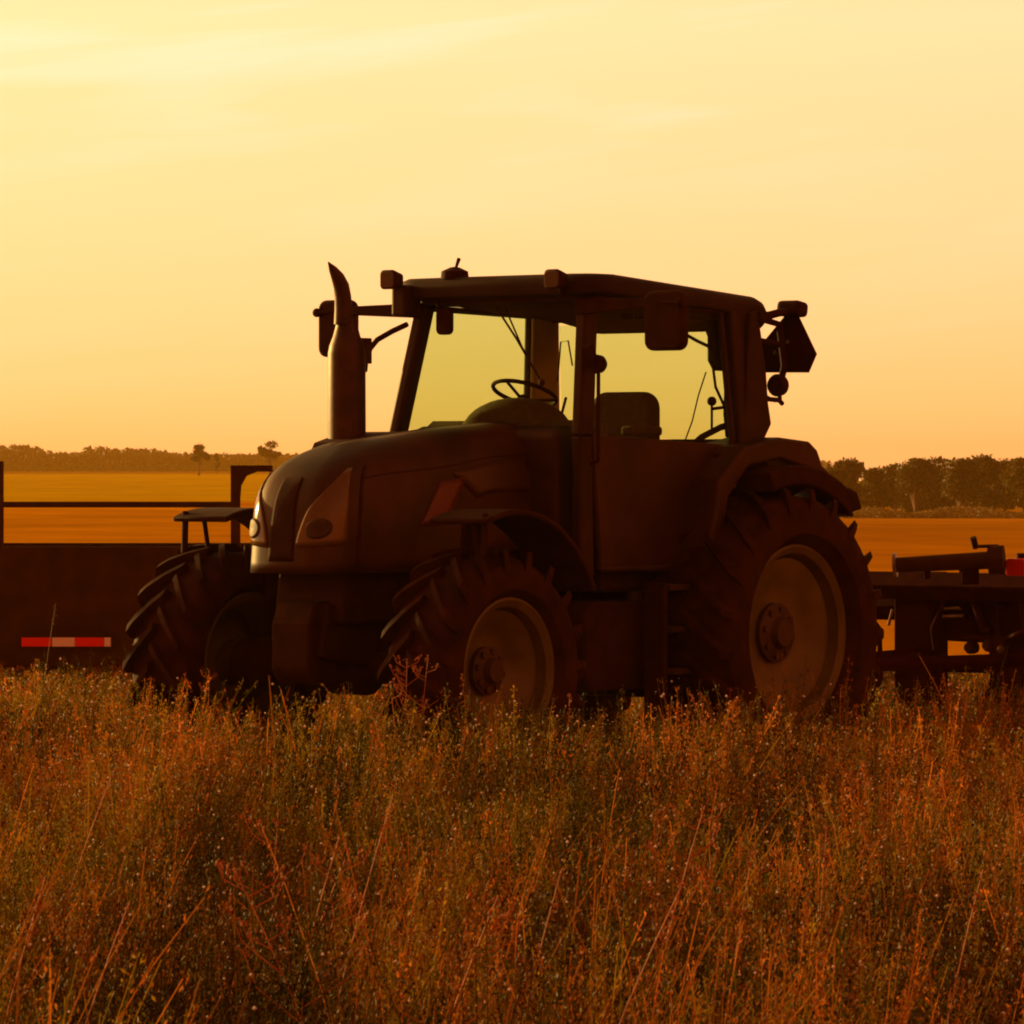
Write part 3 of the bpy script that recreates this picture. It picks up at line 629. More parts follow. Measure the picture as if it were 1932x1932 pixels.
# --- rear near corner: slow vehicle triangle, lamps on a bracket
SU = -0.42
def uu(px, py): p = at_u(px, py, SU); return (p.y, p.z)
tri = [uu(1486, 590), uu(1505, 592), uu(1541, 668), uu(1526, 703), uu(1428, 703), uu(1417, 690), uu(1440, 646)]
c = MB(); c.prism(tri, 0, SU - 0.004, SU + 0.004); smv = c.build('warning_triangle', M['implement'], T)
for (x, y) in ((1487, 645), (1463, 665)):
    c = MB(); p = at_u(x, y, SU); c.lathe([(0.001, 0.001), (0.014, 0.001), (0.014, 0.006), (0.001, 0.006)], (SU + .004, p.y, p.z), 0, 10)
    c.build('bolt', M['steel'], smv, smooth=40)
c = MB()
q = at_v(1495, 583, 0.86); c.box(q, (0.13, 0.18, 0.10), Matrix.Rotation(-0.15, 3, 'Y')); rl = c.build('rear_work_light', M['black'], T, bevel=0.03, bseg=3)
c = MB()
for pts, r in (([(1415, 602, .8), (1432, 600, .85), (1470, 590, .86), (1495, 588, .86)], 0.026), ([(1432, 600, .85), (1470, 612, .82), (1480, 690, .82), (1472, 725, .82)], 0.024), ([(1420, 640, .82), (1470, 650, .82)], .02), ([(1438, 752, .8), (1470, 755, .82), (1476, 762, .82)], 0.016), ([(1470, 735, .82), (1472, 760, .82)], 0.014), ([(1445, 747, .8), (1462, 757, .8)], 0.01)):
    c.tube([at_v(a, b, v) for a, b, v in pts], r, 8)
c.box(at_v(1438, 598, .85), (0.10, 0.06, 0.07)); c.build('lamp_bracket', M['black'], T, smooth=50)
q = at_v(1469, 727, 0.82)
c = MB(); c.lathe([(0.001, -0.05), (0.04, -0.05), (0.068, -0.02), (0.074, 0.02), (0.06, 0.045), (0.001, 0.045)], q, 0, 18); c.build('tail_lamp', M['black'], T, smooth=40)
# filters / vents box bulging from the rear pillar
c = MB()
P = [at_v(a, b, 0.80) for a, b in ((1402, 590), (1416, 585), (1424, 640), (1432, 700), (1436, 760), (1442, 800), (1430, 826), (1396, 826), (1392, 780), (1395, 690))]
c.prism([(p.x, p.z) for p in P], 1, 0.68, 0.86); c.build('rear_duct', M['trim'], T, bevel=0.012)

# --- rear fenders
def arc_plate(u0, z0, r, a0, a1, v0, v1, th, name, m, parent=T, n=16, lip=0.0, flat=None):
    c = MB(); vs = []
    for i in range(n + 1):
        a = R(a0 + (a1 - a0) * i / n)
        rr = r(i / n) if callable(r) else r
        for (q, v) in ((rr, v0), (rr, v1), (rr - th, v1), (rr - th, v0)): vs.append((u0 + q * math.cos(a), v, z0 + q * math.sin(a)))
    fs = [(0, 1, 2, 3), (n * 4 + 3, n * 4 + 2, n * 4 + 1, n * 4)]
    for i in range(n):
        for k in range(4): fs.append((i * 4 + k, i * 4 + (k + 1) % 4, i * 4 + 4 + (k + 1) % 4, i * 4 + 4 + k))
    c.add(vs, fs); return c.build(name, m, parent, smooth=40, bevel=0.012)
for sg in (-1, 1):
    v0, v1 = sorted((sg * 0.58, sg * 1.02))
    c = MB()
    # inner platform fender, seen as the flat step behind the cab
    c.prism([(0.75, 1.25), (0.62, 1.85), (0.35, 2.06), (-0.05, 2.12), (-0.38, 2.095), (-0.47, 2.04), (-0.53, 1.94), (-0.72, 1.84), (-0.86, 1.72), (-0.90, 1.60), (-0.84, 1.62), (-0.68, 1.77), (-0.45, 1.90), (-0.05, 1.98), (0.3, 1.93), (0.52, 1.74), (0.63, 1.25)], 1, v0, v1)
    f_ = c.build('fender', M['paint'], T, bevel=0.02)
    w0, w1 = sorted((sg * 0.90, sg * 1.18))
    arc_plate(0, 0.87, lambda q: 1.06 + 0.035 * q, 74, 129, w0, w1, 0.125, 'fender_extension', M['black'], f_)
    c = MB(); c.prism([(-0.60, 1.80), (-0.70, 1.77), (-0.76, 1.66), (-0.66, 1.64), (-0.52, 1.76)], 1, min(w0, w1) + .01, max(w0, w1) - .01); c.build('fender_end', M['black'], f_, bevel=0.01)
# --- front fenders on brackets
for sg in (-1, 1):
    w0, w1 = sorted((sg * 0.79, sg * 1.23))
    ff = arc_plate(WB, 0.73, lambda q: 0.93 + 0.03 * math.sin(q * 3.1), 74, 150, w0, w1, 0.035, 'front_fender', M['black'])
    c = MB()
    c.tube([(WB + 0.20, sg * 1.17, 1.66), (WB + 0.21, sg * 1.17, 1.40)], 0.022, 8)
    c.tube([(WB + 0.17, sg * 1.05, 1.64), (WB + 0.12, sg * 1.05, 1.40)], 0.016, 8)
    c.prism([(WB - 0.05, 0.9), (WB - .13, 1.62), (WB - .32, 1.60), (WB - .20, 0.9)], 1, sg * 0.75 - .02, sg * 0.75 + .02)
    c.build('fender_bracket', M['black'], ff, bevel=0.006)
# --- rear linkage and drawbar
c = MB()
for sg in (-1, 1):
    c.tube([(-0.35, sg * 0.35, 0.6), (-1.15, sg * 0.45, 0.62)], 0.035, 8); c.tube([(-0.45, sg * 0.3, 1.35), (-0.8, sg * 0.4, 1.25), (-0.85, sg * 0.42, 0.65)], 0.03, 8)
c.tube([(-0.4, 0, 1.15), (-1.2, 0, 1.05)], 0.035, 8); c.box((-0.75, 0, 0.48), (1.0, 0.1, 0.06)); c.build('rear_linkage', M['black'], T, smooth=40)
c = MB()
for k in range(4): c.tube([(-0.45, 0.1 + .05 * k, 1.4), (-0.9, 0.15 + .06 * k, 1.35 - .03 * k), (-1.3, 0.12 + .05 * k, 1.0), (-1.9, 0.06 + .05 * k, 0.95)], 0.014, 6)
c.build('hydraulic_hose', M['black'], T, smooth=50)

# ------------------------------------------------------------------ towed implement
imp = empty('cultivator', wld(-3.5, 0, 0), TRX)
tag(imp, 'towed cultivator frame with crank jack and hydraulic cylinder, hitched behind the tractor', 'farm implement')
def ia(px, py, v=None, u=None):
    p = at_v(px, py, v) if v is not None else at_u(px, py, u); return Vector((p.x + 3.5, p.y, p.z))
I = imp
def bar(path, r, name, m=M['implement'], square=True, parent=I, n=4):
    c = MB(); c.tube(path, r, n); return c.build(name, m, parent, smooth=None if square else 50, bevel=0.008 if square else 0)
# drawbar
bar([(2.4, 0, 0.55), (0.2, 0, 0.60)], 0.07, 'drawbar')
bar([(2.2, 0.05, 0.58), (0.2, 0.9, 0.60)], 0.05, 'brace'); bar([(2.2, -0.05, 0.58), (0.2, -0.9, 0.60)], 0.05, 'brace')
# cross frame: three toolbars stacked and stepped, reaching out of frame
for (u_, z_, r_) in ((0.35, 1.10, 0.10), (0.0, 0.94, 0.10), (-0.35, 1.02, 0.10), (0.1, 0.54, 0.055)):
    bar([(u_, -1.6, z_), (u_, 2.6, z_)], r_, 'toolbar')
c = MB(); a = ia(1690, 1085, u=-3.4); b = ia(1932, 1205, u=-3.4)
c.box((0.14, 0.9, 0.89), (0.04, 1.5, 0.34))
c.build('front_plate', M['implement'], I, bevel=0.01)
# uprights with feet
def upright(px, w, zt=1.12):
    q = ia(px, 1200, u=-3.35)
    c = MB(); c.box((q.x, q.y, (zt + 0.25) / 2 + 0.05), (0.20, w, zt - 0.2)); o = c.build('upright', M['implement'], I, bevel=0.012)
    c = MB(); c.prism([(q.y - 0.30, 0.02), (q.y + 0.30, 0.02), (q.y + 0.24, 0.20), (q.y + 0.13, 0.36), (q.y - 0.13, 0.36), (q.y - 0.24, 0.20)], 0, q.x - 0.12, q.x + 0.12)
    c.build('foot', M['implement'], o, bevel=0.02); return o
upright(1738, 0.33); upright(1925, 0.34)
# hydraulic cylinder lying on top
p0, p1 = ia(1692, 1066, v=0.42), ia(1885, 1056, v=1.05)
c = MB(); d = (p1 - p0); c.tube([p0, p0 + d * 0.9], [0.052, 0.062], 14); c.tube([p0 + d * 0.9, p1 + d * 0.05], 0.10, 14); cy = c.build('hydraulic_cylinder', M['wagon'], I, smooth=40)
c = MB(); c.tube([p0 - d * 0.03, p0], 0.085, 14); c.build('cylinder_cap', M['steel'], cy, smooth=40)
c = MB(); c.box(p0 + d * 0.3 - Vector((0, 0, .06)), (0.04, 0.04, 0.09)); c.build('cylinder_mount', M['implement'], cy, bevel=0.01)
c = MB(); c.box(p0 + d * 0.72 - Vector((0, 0, .09)), (0.08, 0.10, 0.14)); c.build('cylinder_mount', M['implement'], cy, bevel=0.01)
# crank jack
c = MB(); pts = [ia(1882, 1038, v=1.0), ia(1876, 1030, v=1.0), ia(1845, 1030, v=1.0), ia(1841, 1030, v=1.0)]
c.tube([ia(1885, 1050, v=1.0), ia(1882, 1030, v=1.0), ia(1842, 1031, v=1.0), ia(1838, 1029, v=1.0)], 0.012, 8)
jk = c.build('crank', M['black'], I, smooth=50)
c = MB(); c.tube([ia(1841, 1034, v=1.0), ia(1836, 1014, v=1.0)], 0.022, 10); c.build('crank_grip', M['black'], jk, smooth=50)
# red lamp at the frame edge and bits of fittings
q = ia(1922, 1070, v=1.12)
c = MB(); c.prism(rrect(0.16, 0.12, 0.03, 4, q.y, q.z), 0, q.x - .05, q.x + 0.05); c.build('red_lamp', M['red'], I, smooth=40, bevel=0.01)
c = MB(); c.lathe([(0.001, -.03), (.03, -.03), (.03, .03), (.001, .03)], ia(1926, 1052, v=1.12), 2, 12); c.build('lamp_mount', M['black'], I, smooth=40)
for (x, y, rr2) in ((1790, 1148, 0.012), (1790, 1163, 0.014)):
    a = ia(x - 15, y, u=-3.29); b = ia(x + 24, y - 1, u=-3.29); a.x = b.x = 0.175 + (0.004 if y > 1150 else 0)
    bar([a, b], rr2, 'rail', M['steel'], False, I, 8)
for (x, y) in ((1828, 1222), (1862, 1218), (1735, 1098), (1868, 1100), (1822, 1092), (1890, 1152)):
    q = ia(x, y, u=-3.25); c = MB(); c.lathe([(0.001, 0.05), (0.03, 0.05), (0.045, 0.02), (0.045, -0.04), (0.001, -0.04)], (q.x - .03, q.y, q.z), 0, 12); c.build('fitting', M['wagon'], I, smooth=40)
bar([ia(1700, 1098, u=-3.3), ia(1745, 1083, u=-3.3), ia(1800, 1090, u=-3.3)], 0.014, 'hose', M['black'], False, I, 8)
bar([ia(1676, 1180, u=-3.1), ia(1684, 1150, u=-3.1)], 0.012, 'pin', M['steel'], False, I, 8)
q = ia(1888, 1225, u=-3.2); c = MB(); c.sphere(q, 0.028, 6); c.build('pin_head', M['lamp'], I, smooth=60)
ri = random.Random(5)
for k in range(16):
    y0 = 0.30 + k * 0.085 + ri.uniform(-.03, .03); u0 = ri.uniform(-0.2, 0.30); w_ = ri.uniform(0.02, 0.07); h_ = ri.uniform(0.05, 0.16)
    c = MB(); c.box((u0, y0, 1.14 + h_ / 2 - 0.03), (0.06, w_, h_)); c.build('bracket', M['implement'], I, bevel=0.005)
for k in range(7):
    y0 = 0.25 + k * 0.2; z0 = ri.uniform(0.55, 0.8)
    bar([(0.30, y0, 1.05), (0.30 + ri.uniform(-.1, .1), y0 + ri.uniform(-.12, .12), 0.8), (0.25, y0 + ri.uniform(-.15, .15), z0)], ri.uniform(0.012, 0.03), 'link_rod', M['implement'], False, I, 8)
for k in range(5):
    y0 = 0.35 + 0.25 * k
    bar([(0.32, y0, 1.10), (0.36, y0 + .06, 1.22 + ri.uniform(-.04, .03)), (0.34, y0 + .15, 1.19), (0.30, y0 + .22, 1.08)], 0.011, 'hose', M['black'], False, I, 6)
bar([(0.22, 0.2, 0.74), (0.22, 1.9, 0.70)], 0.03, 'cross_bar'); bar([(0.20, 0.25, 1.0), (0.20, 0.75, 0.62)], 0.022, 'brace'); bar([(0.20, 1.25, 1.0), (0.20, 0.85, 0.62)], 0.022, 'brace')
# working tines along the frame
for k in range(9):
    y0 = -1.4 + k * 0.48
    c = MB(); c.tube([(-0.35, y0, 0.95), (-0.60, y0, 0.75), (-0.62, y0, 0.40), (-0.42, y0, 0.12), (-0.30, y0, 0.04)], 0.022, 6); c.build('tine', M['implement'], I, smooth=50)

# ------------------------------------------------------------------ trailer behind
TY = 45.0
def tp(px, py): p = P_at(px, py, TY); return (p.x + 4.5, p.z)
wag = empty('farm_trailer', (-4.5, TY, 0), 0)
tag(wag, 'low dark farm trailer with red and white reflective tape and a thin top rail', 'trailer')
c = MB(); xl = -2.6; xr = 2.3; ztop = tp(0, 1031)[1]
c.prism([(xl, 0.06), (xr, 0.06), (xr, ztop), (xl, ztop)], 1, 0.0, 0.05); c.prism([(xl, 0.20), (xr, 0.20), (xr, ztop), (xl, ztop)], 1, 2.2, 2.25)
c.box(((xl + xr) / 2, 1.125, 0.5), (xr - xl - .1, 2.1, 0.12)); c.box((xl + .03, 1.125, (ztop + .2) / 2), (0.05, 2.1, ztop - .2)); c.box((xr - .03, 1.125, (ztop + .2) / 2), (0.05, 2.1, ztop - .2))
body = c.build('trailer_body', M['wagon'], wag, bevel=0.01)
zr_ = tp(0, 952)[1]; zt_ = tp(0, 884)[1]
c = MB(); c.box(((xl + tp(440, 0)[0]) / 2, 0.03, zr_), (tp(440, 0)[0] - xl, 0.05, 0.055)); c.build('top_rail', M['wagon'], wag, bevel=0.006)
c = MB(); x0, x1 = tp(435, 0)[0], tp(453, 0)[0]
c.prism([(x0, ztop - .05), (x0, zt_ + .03), (xr - .06, zt_ + .03), (xr - .06, zt_ - .03), (x1 + 0.16, zt_ - .03), (x1 + 0.06, zt_ - .07), (x1 + 0.01, zt_ - .16), (x1, zt_ - .28), (x1, ztop - .05)], 1, 0.0, 0.07)
c.build('end_frame', M['wagon'], wag, bevel=0.004)
c = MB(); c.box((tp(-1, 0)[0], 0.03, (ztop + 2.0) / 2), (0.07, 0.06, 2.0 - ztop)); c.build('post', M['wagon'], wag, bevel=0.004)
segs = [(41, 99, 'r'), (99, 142, 'w'), (142, 197, 'r'), (197, 210, 'w')]
zt0 = tp(0, 1211)[1]
for a, b, k in segs:
    c = MB(); x0, x1 = tp(a, 0)[0] + .002, tp(b, 0)[0] - .002
    c.box(((x0 + x1) / 2, -0.043, zt0), (x1 - x0, 0.004, 0.085)); o = c.build('reflective_tape', M['tape_red' if k == 'r' else 'tape_white'], wag)
    o['label'] = 'red length of reflective tape' if k == 'r' else 'white length of reflective tape'
for x in (-1.2, 1.2):
    c = MB(); c.lathe([(0.14, .07), (0.22, .09), (0.33, .09), (0.36, .05), (0.36, -.05), (0.33, -.09), (0.22, -.09), (0.14, -.07)], (x, 0.22, 0.36), 1, 28, True); c.build('wheel', M['rubber'], wag, smooth=40)

# ------------------------------------------------------------------ leaf clouds (numpy)
def quads_mesh(name, V, tone, m, nper=4):
    """V: (n,k,3) polygons with k corners; tone (n,3)"""
    n, k, _ = V.shape
    me = bpy.data.meshes.new(name)
    me.vertices.add(n * k); me.vertices.foreach_set('co', V.reshape(-1).astype(np.float32))
    me.loops.add(n * k); me.loops.foreach_set('vertex_index', np.arange(n * k, dtype=np.int32))
    me.polygons.add(n); me.polygons.foreach_set('loop_start', np.arange(0, n * k, k, dtype=np.int32))
    me.update(calc_edges=True)
    at = me.attributes.new('tone', 'FLOAT_COLOR', 'POINT')
    cc = np.ones((n * k, 4), np.float32); cc[:, :3] = np.repeat(tone, k, axis=0); at.data.foreach_set('color', cc.reshape(-1))
    me.materials.append(m); o = bpy.data.objects.new(name, me); col.objects.link(o); return o
def rand_unit(n):
    v = rng.normal(size=(n, 3)); return v / np.linalg.norm(v, axis=1, keepdims=True)
def leaf_quads(c, size):
    n = len(c); a = rand_unit(n); b = np.cross(a, rand_unit(n)); b /= np.linalg.norm(b, axis=1, keepdims=True) + 1e-9
    s = (size * rng.uniform(0.6, 1.3, n))[:, None]
    a = a * s; b = b * s * 0.6
    return np.stack([c - a, c - b * .9, c + a, c + b], 1)

def tree(name, label, cat, group, px, y_top, y_base, Y, width_px, seed, cols, leaf=0.22, trunk_frac=0.3, dens=1.0, open_=False):
    r_ = random.Random(seed); x = (px - 966) / 9000 * Y; gz = float(ground_z(x, Y))
    top = EYE - (y_top - 890) / 9000 * Y; H = top - gz; W = width_px / 9000 * Y
    o = empty(name, (x, Y, gz)); tag(o, label, cat, group)
    c = MB(); th = H * trunk_frac
    c.tube([(0, 0, -0.1), (r_.uniform(-.1, .1), 0, th * .6), (r_.uniform(-.2, .2), 0, th * 1.1), (r_.uniform(-.3, .3), 0, H * 0.8)], [W * .045 + .05, W * .035 + .04, W * .03 + .03, 0.03], 8)
    lobes = []
    nl = 10 if open_ else r_.randint(8, 11)
    for k in range(nl):
        a = r_.uniform(0, 2 * math.pi); q = r_.uniform(0.15, 1.0)
        zz = th + (H - th) * r_.uniform(0.12, 0.86); rad = (0.25 if not open_ else 0.15) * W * r_.uniform(0.55, 1.35)
        lim = W / 2 - rad; lim *= (1 - 0.45 * max(0, (zz - th) / (H - th) - 0.5))
        cx, cy = lim * q * math.cos(a), lim * q * math.sin(a)
        rz_ = min(rad * 0.75, (H - zz) if H - zz > .2 else .2)
        lobes.append((cx, cy, zz, rad, rz_))
        c.tube([(0, 0, th * r_.uniform(.5, 1.0)), (cx * .5, cy * .5, (th + zz) / 2 + .1), (cx, cy, zz)], [W * .022 + .03, W * .015 + .02, 0.02], 5)
    lobes.append((r_.uniform(-.1, .1) * W, 0, H * 0.86, 0.22 * W, H * 0.14))
    c.build('trunk', M['bark'], o, smooth=50)
    cs = []; tn = []
    for (cx, cy, zz, rad, rz_) in lobes:
        n = int(360 * dens); d = rand_unit(n); q = rng.uniform(0.25, 1.0, n) ** 0.5
        # ragged lobe: radius shaken by direction
        wob = 1 + 0.32 * np.sin(d[:, 0] * 5 + seed) * np.cos(d[:, 1] * 6 + d[:, 2] * 4)
        p = d * q[:, None] * wob[:, None] * np.array([rad, rad, rz_]) + np.array([cx, cy, zz]); cs.append(p)
        tn.append(np.array(cols)[rng.integers(0, len(cols), n)] * rng.uniform(0.75, 1.25, (n, 1)))
    c_ = np.concatenate(cs); cr_ = quads_mesh('crown', leaf_quads(c_, leaf), np.concatenate(tn), M['leaves']); cr_.parent = o
    return o
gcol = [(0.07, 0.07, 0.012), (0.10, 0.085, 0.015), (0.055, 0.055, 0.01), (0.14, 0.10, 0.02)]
RT = [  # px, top, base, Y, width
    (1602, 868, 975, 560, 78, 'small rounded tree at the left end of the grove, beside the tractor rear fender'),
    (1650, 886, 976, 600, 90, 'low broad tree, second from the tractor in the grove on the right'),
    (1688, 880, 975, 630, 80, 'squat tree where the grove rises, third from the tractor'),
    (1728, 868, 974, 590, 92, 'dense tree at the near rise of the grove, above the crank jack\'s left side'),
    (1770, 864, 975, 610, 86, 'tall dense tree just left of the grove\'s highest crown'),
    (1812, 866, 976, 580, 84, 'tree with low forked limbs showing under its crown, above the crank jack'),
    (1852, 859, 976, 600, 92, 'tallest tree of the grove on the right with the domed top'),
    (1896, 868, 975, 620, 84, 'tree right of the domed tallest crown in the grove'),
    (1932, 866, 976, 590, 90, 'tree cut by the right edge of the photo at the end of the grove'),
    (1985, 868, 976, 600, 90, 'tree beyond the right edge of the photo, first past the frame'), (2040, 872, 976, 600, 96, 'tree beyond the right edge of the photo, second past the frame'), (2100, 866, 976, 600, 96, 'tree beyond the right edge of the photo, third past the frame'), (1712, 900, 972, 660, 100, 'low tree behind the third and fourth trees of the grove'), (1832, 896, 972, 660, 120, 'low tree filling the gap behind the forked limbs of the grove'), (1560, 895, 974, 620, 80, 'tree at the left of the grove mostly hidden by the tractor rear fender')]
for i, (px, yt, yb, Y, w, lab) in enumerate(RT):
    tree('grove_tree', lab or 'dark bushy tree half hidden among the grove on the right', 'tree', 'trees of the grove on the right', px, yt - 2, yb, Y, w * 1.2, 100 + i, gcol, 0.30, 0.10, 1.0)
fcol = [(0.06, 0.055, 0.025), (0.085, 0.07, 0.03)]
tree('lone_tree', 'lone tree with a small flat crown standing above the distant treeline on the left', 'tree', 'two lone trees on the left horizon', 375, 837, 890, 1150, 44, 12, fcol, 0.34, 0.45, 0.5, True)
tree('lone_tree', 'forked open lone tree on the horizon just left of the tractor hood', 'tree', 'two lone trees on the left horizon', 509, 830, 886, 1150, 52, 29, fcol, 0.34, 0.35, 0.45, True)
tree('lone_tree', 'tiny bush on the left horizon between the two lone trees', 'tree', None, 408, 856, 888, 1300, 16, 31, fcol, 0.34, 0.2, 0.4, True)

# distant treeline: one mass
def treeline():
    Y = 2000; xs = [-1000, 0, 20, 45, 60, 78, 90, 120, 160, 175, 195, 215, 240, 265, 285, 300, 340, 400, 470, 600, 900, 1100, 1560]
    tp_ = [848, 843, 851, 841, 845, 853, 859, 858, 858, 846, 848, 853, 850, 852, 850, 855, 858, 861, 860, 861, 866, 870, 874]
    n = 60000; px = rng.uniform(-1000, 1560, n)
    t = np.interp(px, xs, tp_) + 2.2 * np.sin(px * 0.31) + 1.6 * np.sin(px * 0.83 + 1) + 1.0 * np.sin(px * 2.1)
    base = 893.0; q = rng.uniform(0, 1, n) ** 0.8
    yy = Y + rng.uniform(-45, 45, n); X = (px - 966) / 9000 * Y
    gz_ = ground_z(X, yy) - 0.4; Z = gz_ + (EYE - (t - 890) / 9000 * Y - gz_) * q
    c = np.stack([X, yy, Z], 1)
    tn = np.array(fcol)[rng.integers(0, 2, n)] * rng.uniform(.8, 1.2, (n, 1))
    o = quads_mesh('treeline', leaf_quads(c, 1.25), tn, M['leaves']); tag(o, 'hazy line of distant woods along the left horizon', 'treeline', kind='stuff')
treeline()
# rough dry grass below the grove
def strip():
    n = 26000; X = rng.uniform(28, 95, n); Y = rng.uniform(548, 575, n); Z = ground_z(X, Y) + rng.uniform(0, 1, n) ** 1.5 * (0.6 + 0.8 * (np.sin(X * .5) * .5 + .5))
    c = np.stack([X, Y, Z], 1); cc = np.array([(0.22, 0.12, 0.015), (0.16, 0.10, 0.01), (0.12, 0.085, 0.01)])
    o = quads_mesh('undergrowth', leaf_quads(c, 0.16), cc[rng.integers(0, 3, n)], M['leaves']); tag(o, 'pale dry undergrowth along the foot of the grove', 'undergrowth', kind='stuff')
strip()

# ------------------------------------------------------------------ field vegetation
def vnoise(x, y, f, seed):
    r = np.random.default_rng(seed); g = r.uniform(0, 1, (256, 256))
    xf = x * f + 60; yf = y * f + 60; xi = np.floor(xf).astype(int); yi = np.floor(yf).astype(int); tx = xf - xi; ty = yf - yi
    tx = tx * tx * (3 - 2 * tx); ty = ty * ty * (3 - 2 * ty)
    G = lambda i, j: g[i % 256, j % 256]
    return (G(xi, yi) * (1 - tx) + G(xi + 1, yi) * tx) * (1 - ty) + (G(xi, yi + 1) * (1 - tx) + G(xi + 1, yi + 1) * tx) * ty
def scatter(n, y0, y1, margin=1.6, power=1.0):
    out = []
    tot = 0
    while tot < n:
        y = rng.uniform(y0, y1, n); x = rng.uniform(-1, 1, n) * (0.1075 * y1 + margin)
        k = np.abs(x) < 0.1075 * y + margin
        out.append(np.stack([x[k], y[k]], 1)); tot += k.sum()
    return np.concatenate(out)[:n]
def veg_h(x, y):
    """height of the growth: full in the foreground, low around and beyond the tractor"""
    left = smooth01(-1.7, -2.4, x)
    edge = 27.0 + left * 7.9
    full = 1 - smooth01(edge - 0.6, edge + 1.8, y)
    far_ = 1 - smooth01(39, 46, y)
    h = 0.30 + 0.31 * full - 0.10 * left * smooth01(25, 28, y)
    h = h * (0.42 + 0.60 * vnoise(x, y, 0.8, 1) + 0.55 * vnoise(x, y, 2.4, 2))
    return h * (0.35 + 0.65 * far_)
def palette(x, y, n, kind):
    olive = np.array([(0.13, 0.090, 0.006), (0.18, 0.12, 0.008), (0.06, 0.055, 0.004), (0.25, 0.15, 0.010)])
    rust = np.array([(0.34, 0.10, 0.012), (0.24, 0.075, 0.01), (0.42, 0.14, 0.02), (0.30, 0.13, 0.015)])
    a = vnoise(x, y, 0.55, 5) * 0.6 + vnoise(x, y, 1.9, 6) * 0.4
    pr = smooth01(0.40, 0.66, a) * 0.80 + 0.08 if kind == 'mix' else np.full(n, kind)
    if kind == 'mix': pr = pr * (1 - 0.45 * smooth01(19, 27, y))
    pick = rng.uniform(0, 1, n) < pr
    c = np.where(pick[:, None], rust[rng.integers(0, 4, n)], olive[rng.integers(0, 4, n)])
    patch_ = vnoise(x, y, 1.0, 21) * 0.4 + vnoise(x * 3.2, y * 0.9, 1.0, 22) * 0.6
    dark = 0.18 + 1.35 * smooth01(0.25, 0.72, patch_)
    dark = 0.92 * dark * (1 + 0.25 * smooth01(20, 28, y))
    return c * rng.uniform(0.6, 1.35, (n, 1)) * dark[:, None]
def blades(n, y0, y1, w, hk, lean, kind, name, lab, leanx=0.0, margin=1.6, seg=3):
    p = scatter(n, y0, y1, margin); x, y = p[:, 0], p[:, 1]
    h = veg_h(x, y) * hk * rng.uniform(0.45, 1.1, n); z = ground_z(x, y) - 0.01
    phi = rng.uniform(0, 2 * math.pi, n); L = h * lean * rng.uniform(0.1, 1, n)
    dx = np.cos(phi) * L * 1.3 + leanx * h * rng.uniform(0.2, 1, n); dy = np.sin(phi) * L
    ps = rng.uniform(0, 2 * math.pi, n); wx = np.cos(ps) * w / 2; wy = np.sin(ps) * w / 2 * 0.6
    quads = []
    tv = np.linspace(0, 1, seg + 1)
    def pos(t, s):
        k = (1 - t) ** 0.6 if t < 1 else 0.12
        return np.stack([x + dx * t ** 1.8 + s * wx * k, y + dy * t ** 1.8 + s * wy * k, z + h * t * (1 - 0.18 * t * (L / h))], 1)
    tone = palette(x, y, n, kind) * 0.55
    for i in range(seg): quads.append(np.stack([pos(tv[i], -1), pos(tv[i], 1), pos(tv[i + 1], 1), pos(tv[i + 1], -1)], 1))
    return np.concatenate(quads), np.tile(tone, (seg, 1))
def bushy(n, y0, y1, nleaf, size, name, kind='mix', spread=0.07, margin=1.6):
    """fine leafy weeds: little leaves along upright sprays"""
    p = scatter(int(n * 1.45), y0, y1, margin); x, y = p[:, 0], p[:, 1]
    cl = vnoise(x * 1.3, y, 3.1, 31) * 0.6 + vnoise(x, y, 6.5, 32) * 0.4      # plants stand in clumps with gaps between
    keep = rng.uniform(0, 1, len(x)) < smooth01(0.30, 0.60, cl); x, y, cl = x[keep], y[keep], cl[keep]; n = len(x)
    h = veg_h(x, y) * rng.uniform(0.4, 1.1, n) * (0.78 + 0.4 * cl)
    tone = palette(x, y, n, kind) * 0.9; lx = rng.normal(0.05, 0.15, n); ly = rng.normal(0, .08, n)
    t = rng.uniform(0.15, 1, (n, nleaf)) ** 0.8
    r = spread * (1.15 - t) * rng.uniform(0.2, 1.2, (n, nleaf)); a = rng.uniform(0, 2 * math.pi, (n, nleaf))
    X = x[:, None] + lx[:, None] * t + r * np.cos(a); Y = y[:, None] + ly[:, None] * t + r * np.sin(a); Z = ground_z(x, y)[:, None] + h[:, None] * t
    c = np.stack([X, Y, Z], 2).reshape(-1, 3)
    m = len(c); s = (size * rng.uniform(0.5, 1.3, m))[:, None]
    up = rand_unit(m); up[:, 2] = np.abs(up[:, 2]) + 0.35; up /= np.linalg.norm(up, axis=1, keepdims=True)
    b = np.cross(up, rand_unit(m)); b /= np.linalg.norm(b, axis=1, keepdims=True) + 1e-9
    V = np.stack([c - up * s, c - b * s * .42, c + up * s, c + b * s * .42], 1)
    T_ = np.repeat(tone, nleaf, axis=0) * rng.uniform(.75, 1.25, (m, 1))
    # the stem
    w = 0.0022; b0 = np.stack([x, y, ground_z(x, y)], 1); t0 = np.stack([x + lx, y + ly, ground_z(x, y) + h], 1); sd_ = np.array([w, 0, 0])
    S = np.stack([b0 - sd_, b0 + sd_, t0 + sd_ * .5, t0 - sd_ * .5], 1)
    return np.concatenate([V, S]), np.concatenate([T_, tone])
def veg(name, parts, label, cat):
    V = np.concatenate([a for a, b in parts]); T_ = np.concatenate([b for a, b in parts])
    o = quads_mesh(name, V, T_, M['grass']); tag(o, label, cat, kind='stuff'); return o
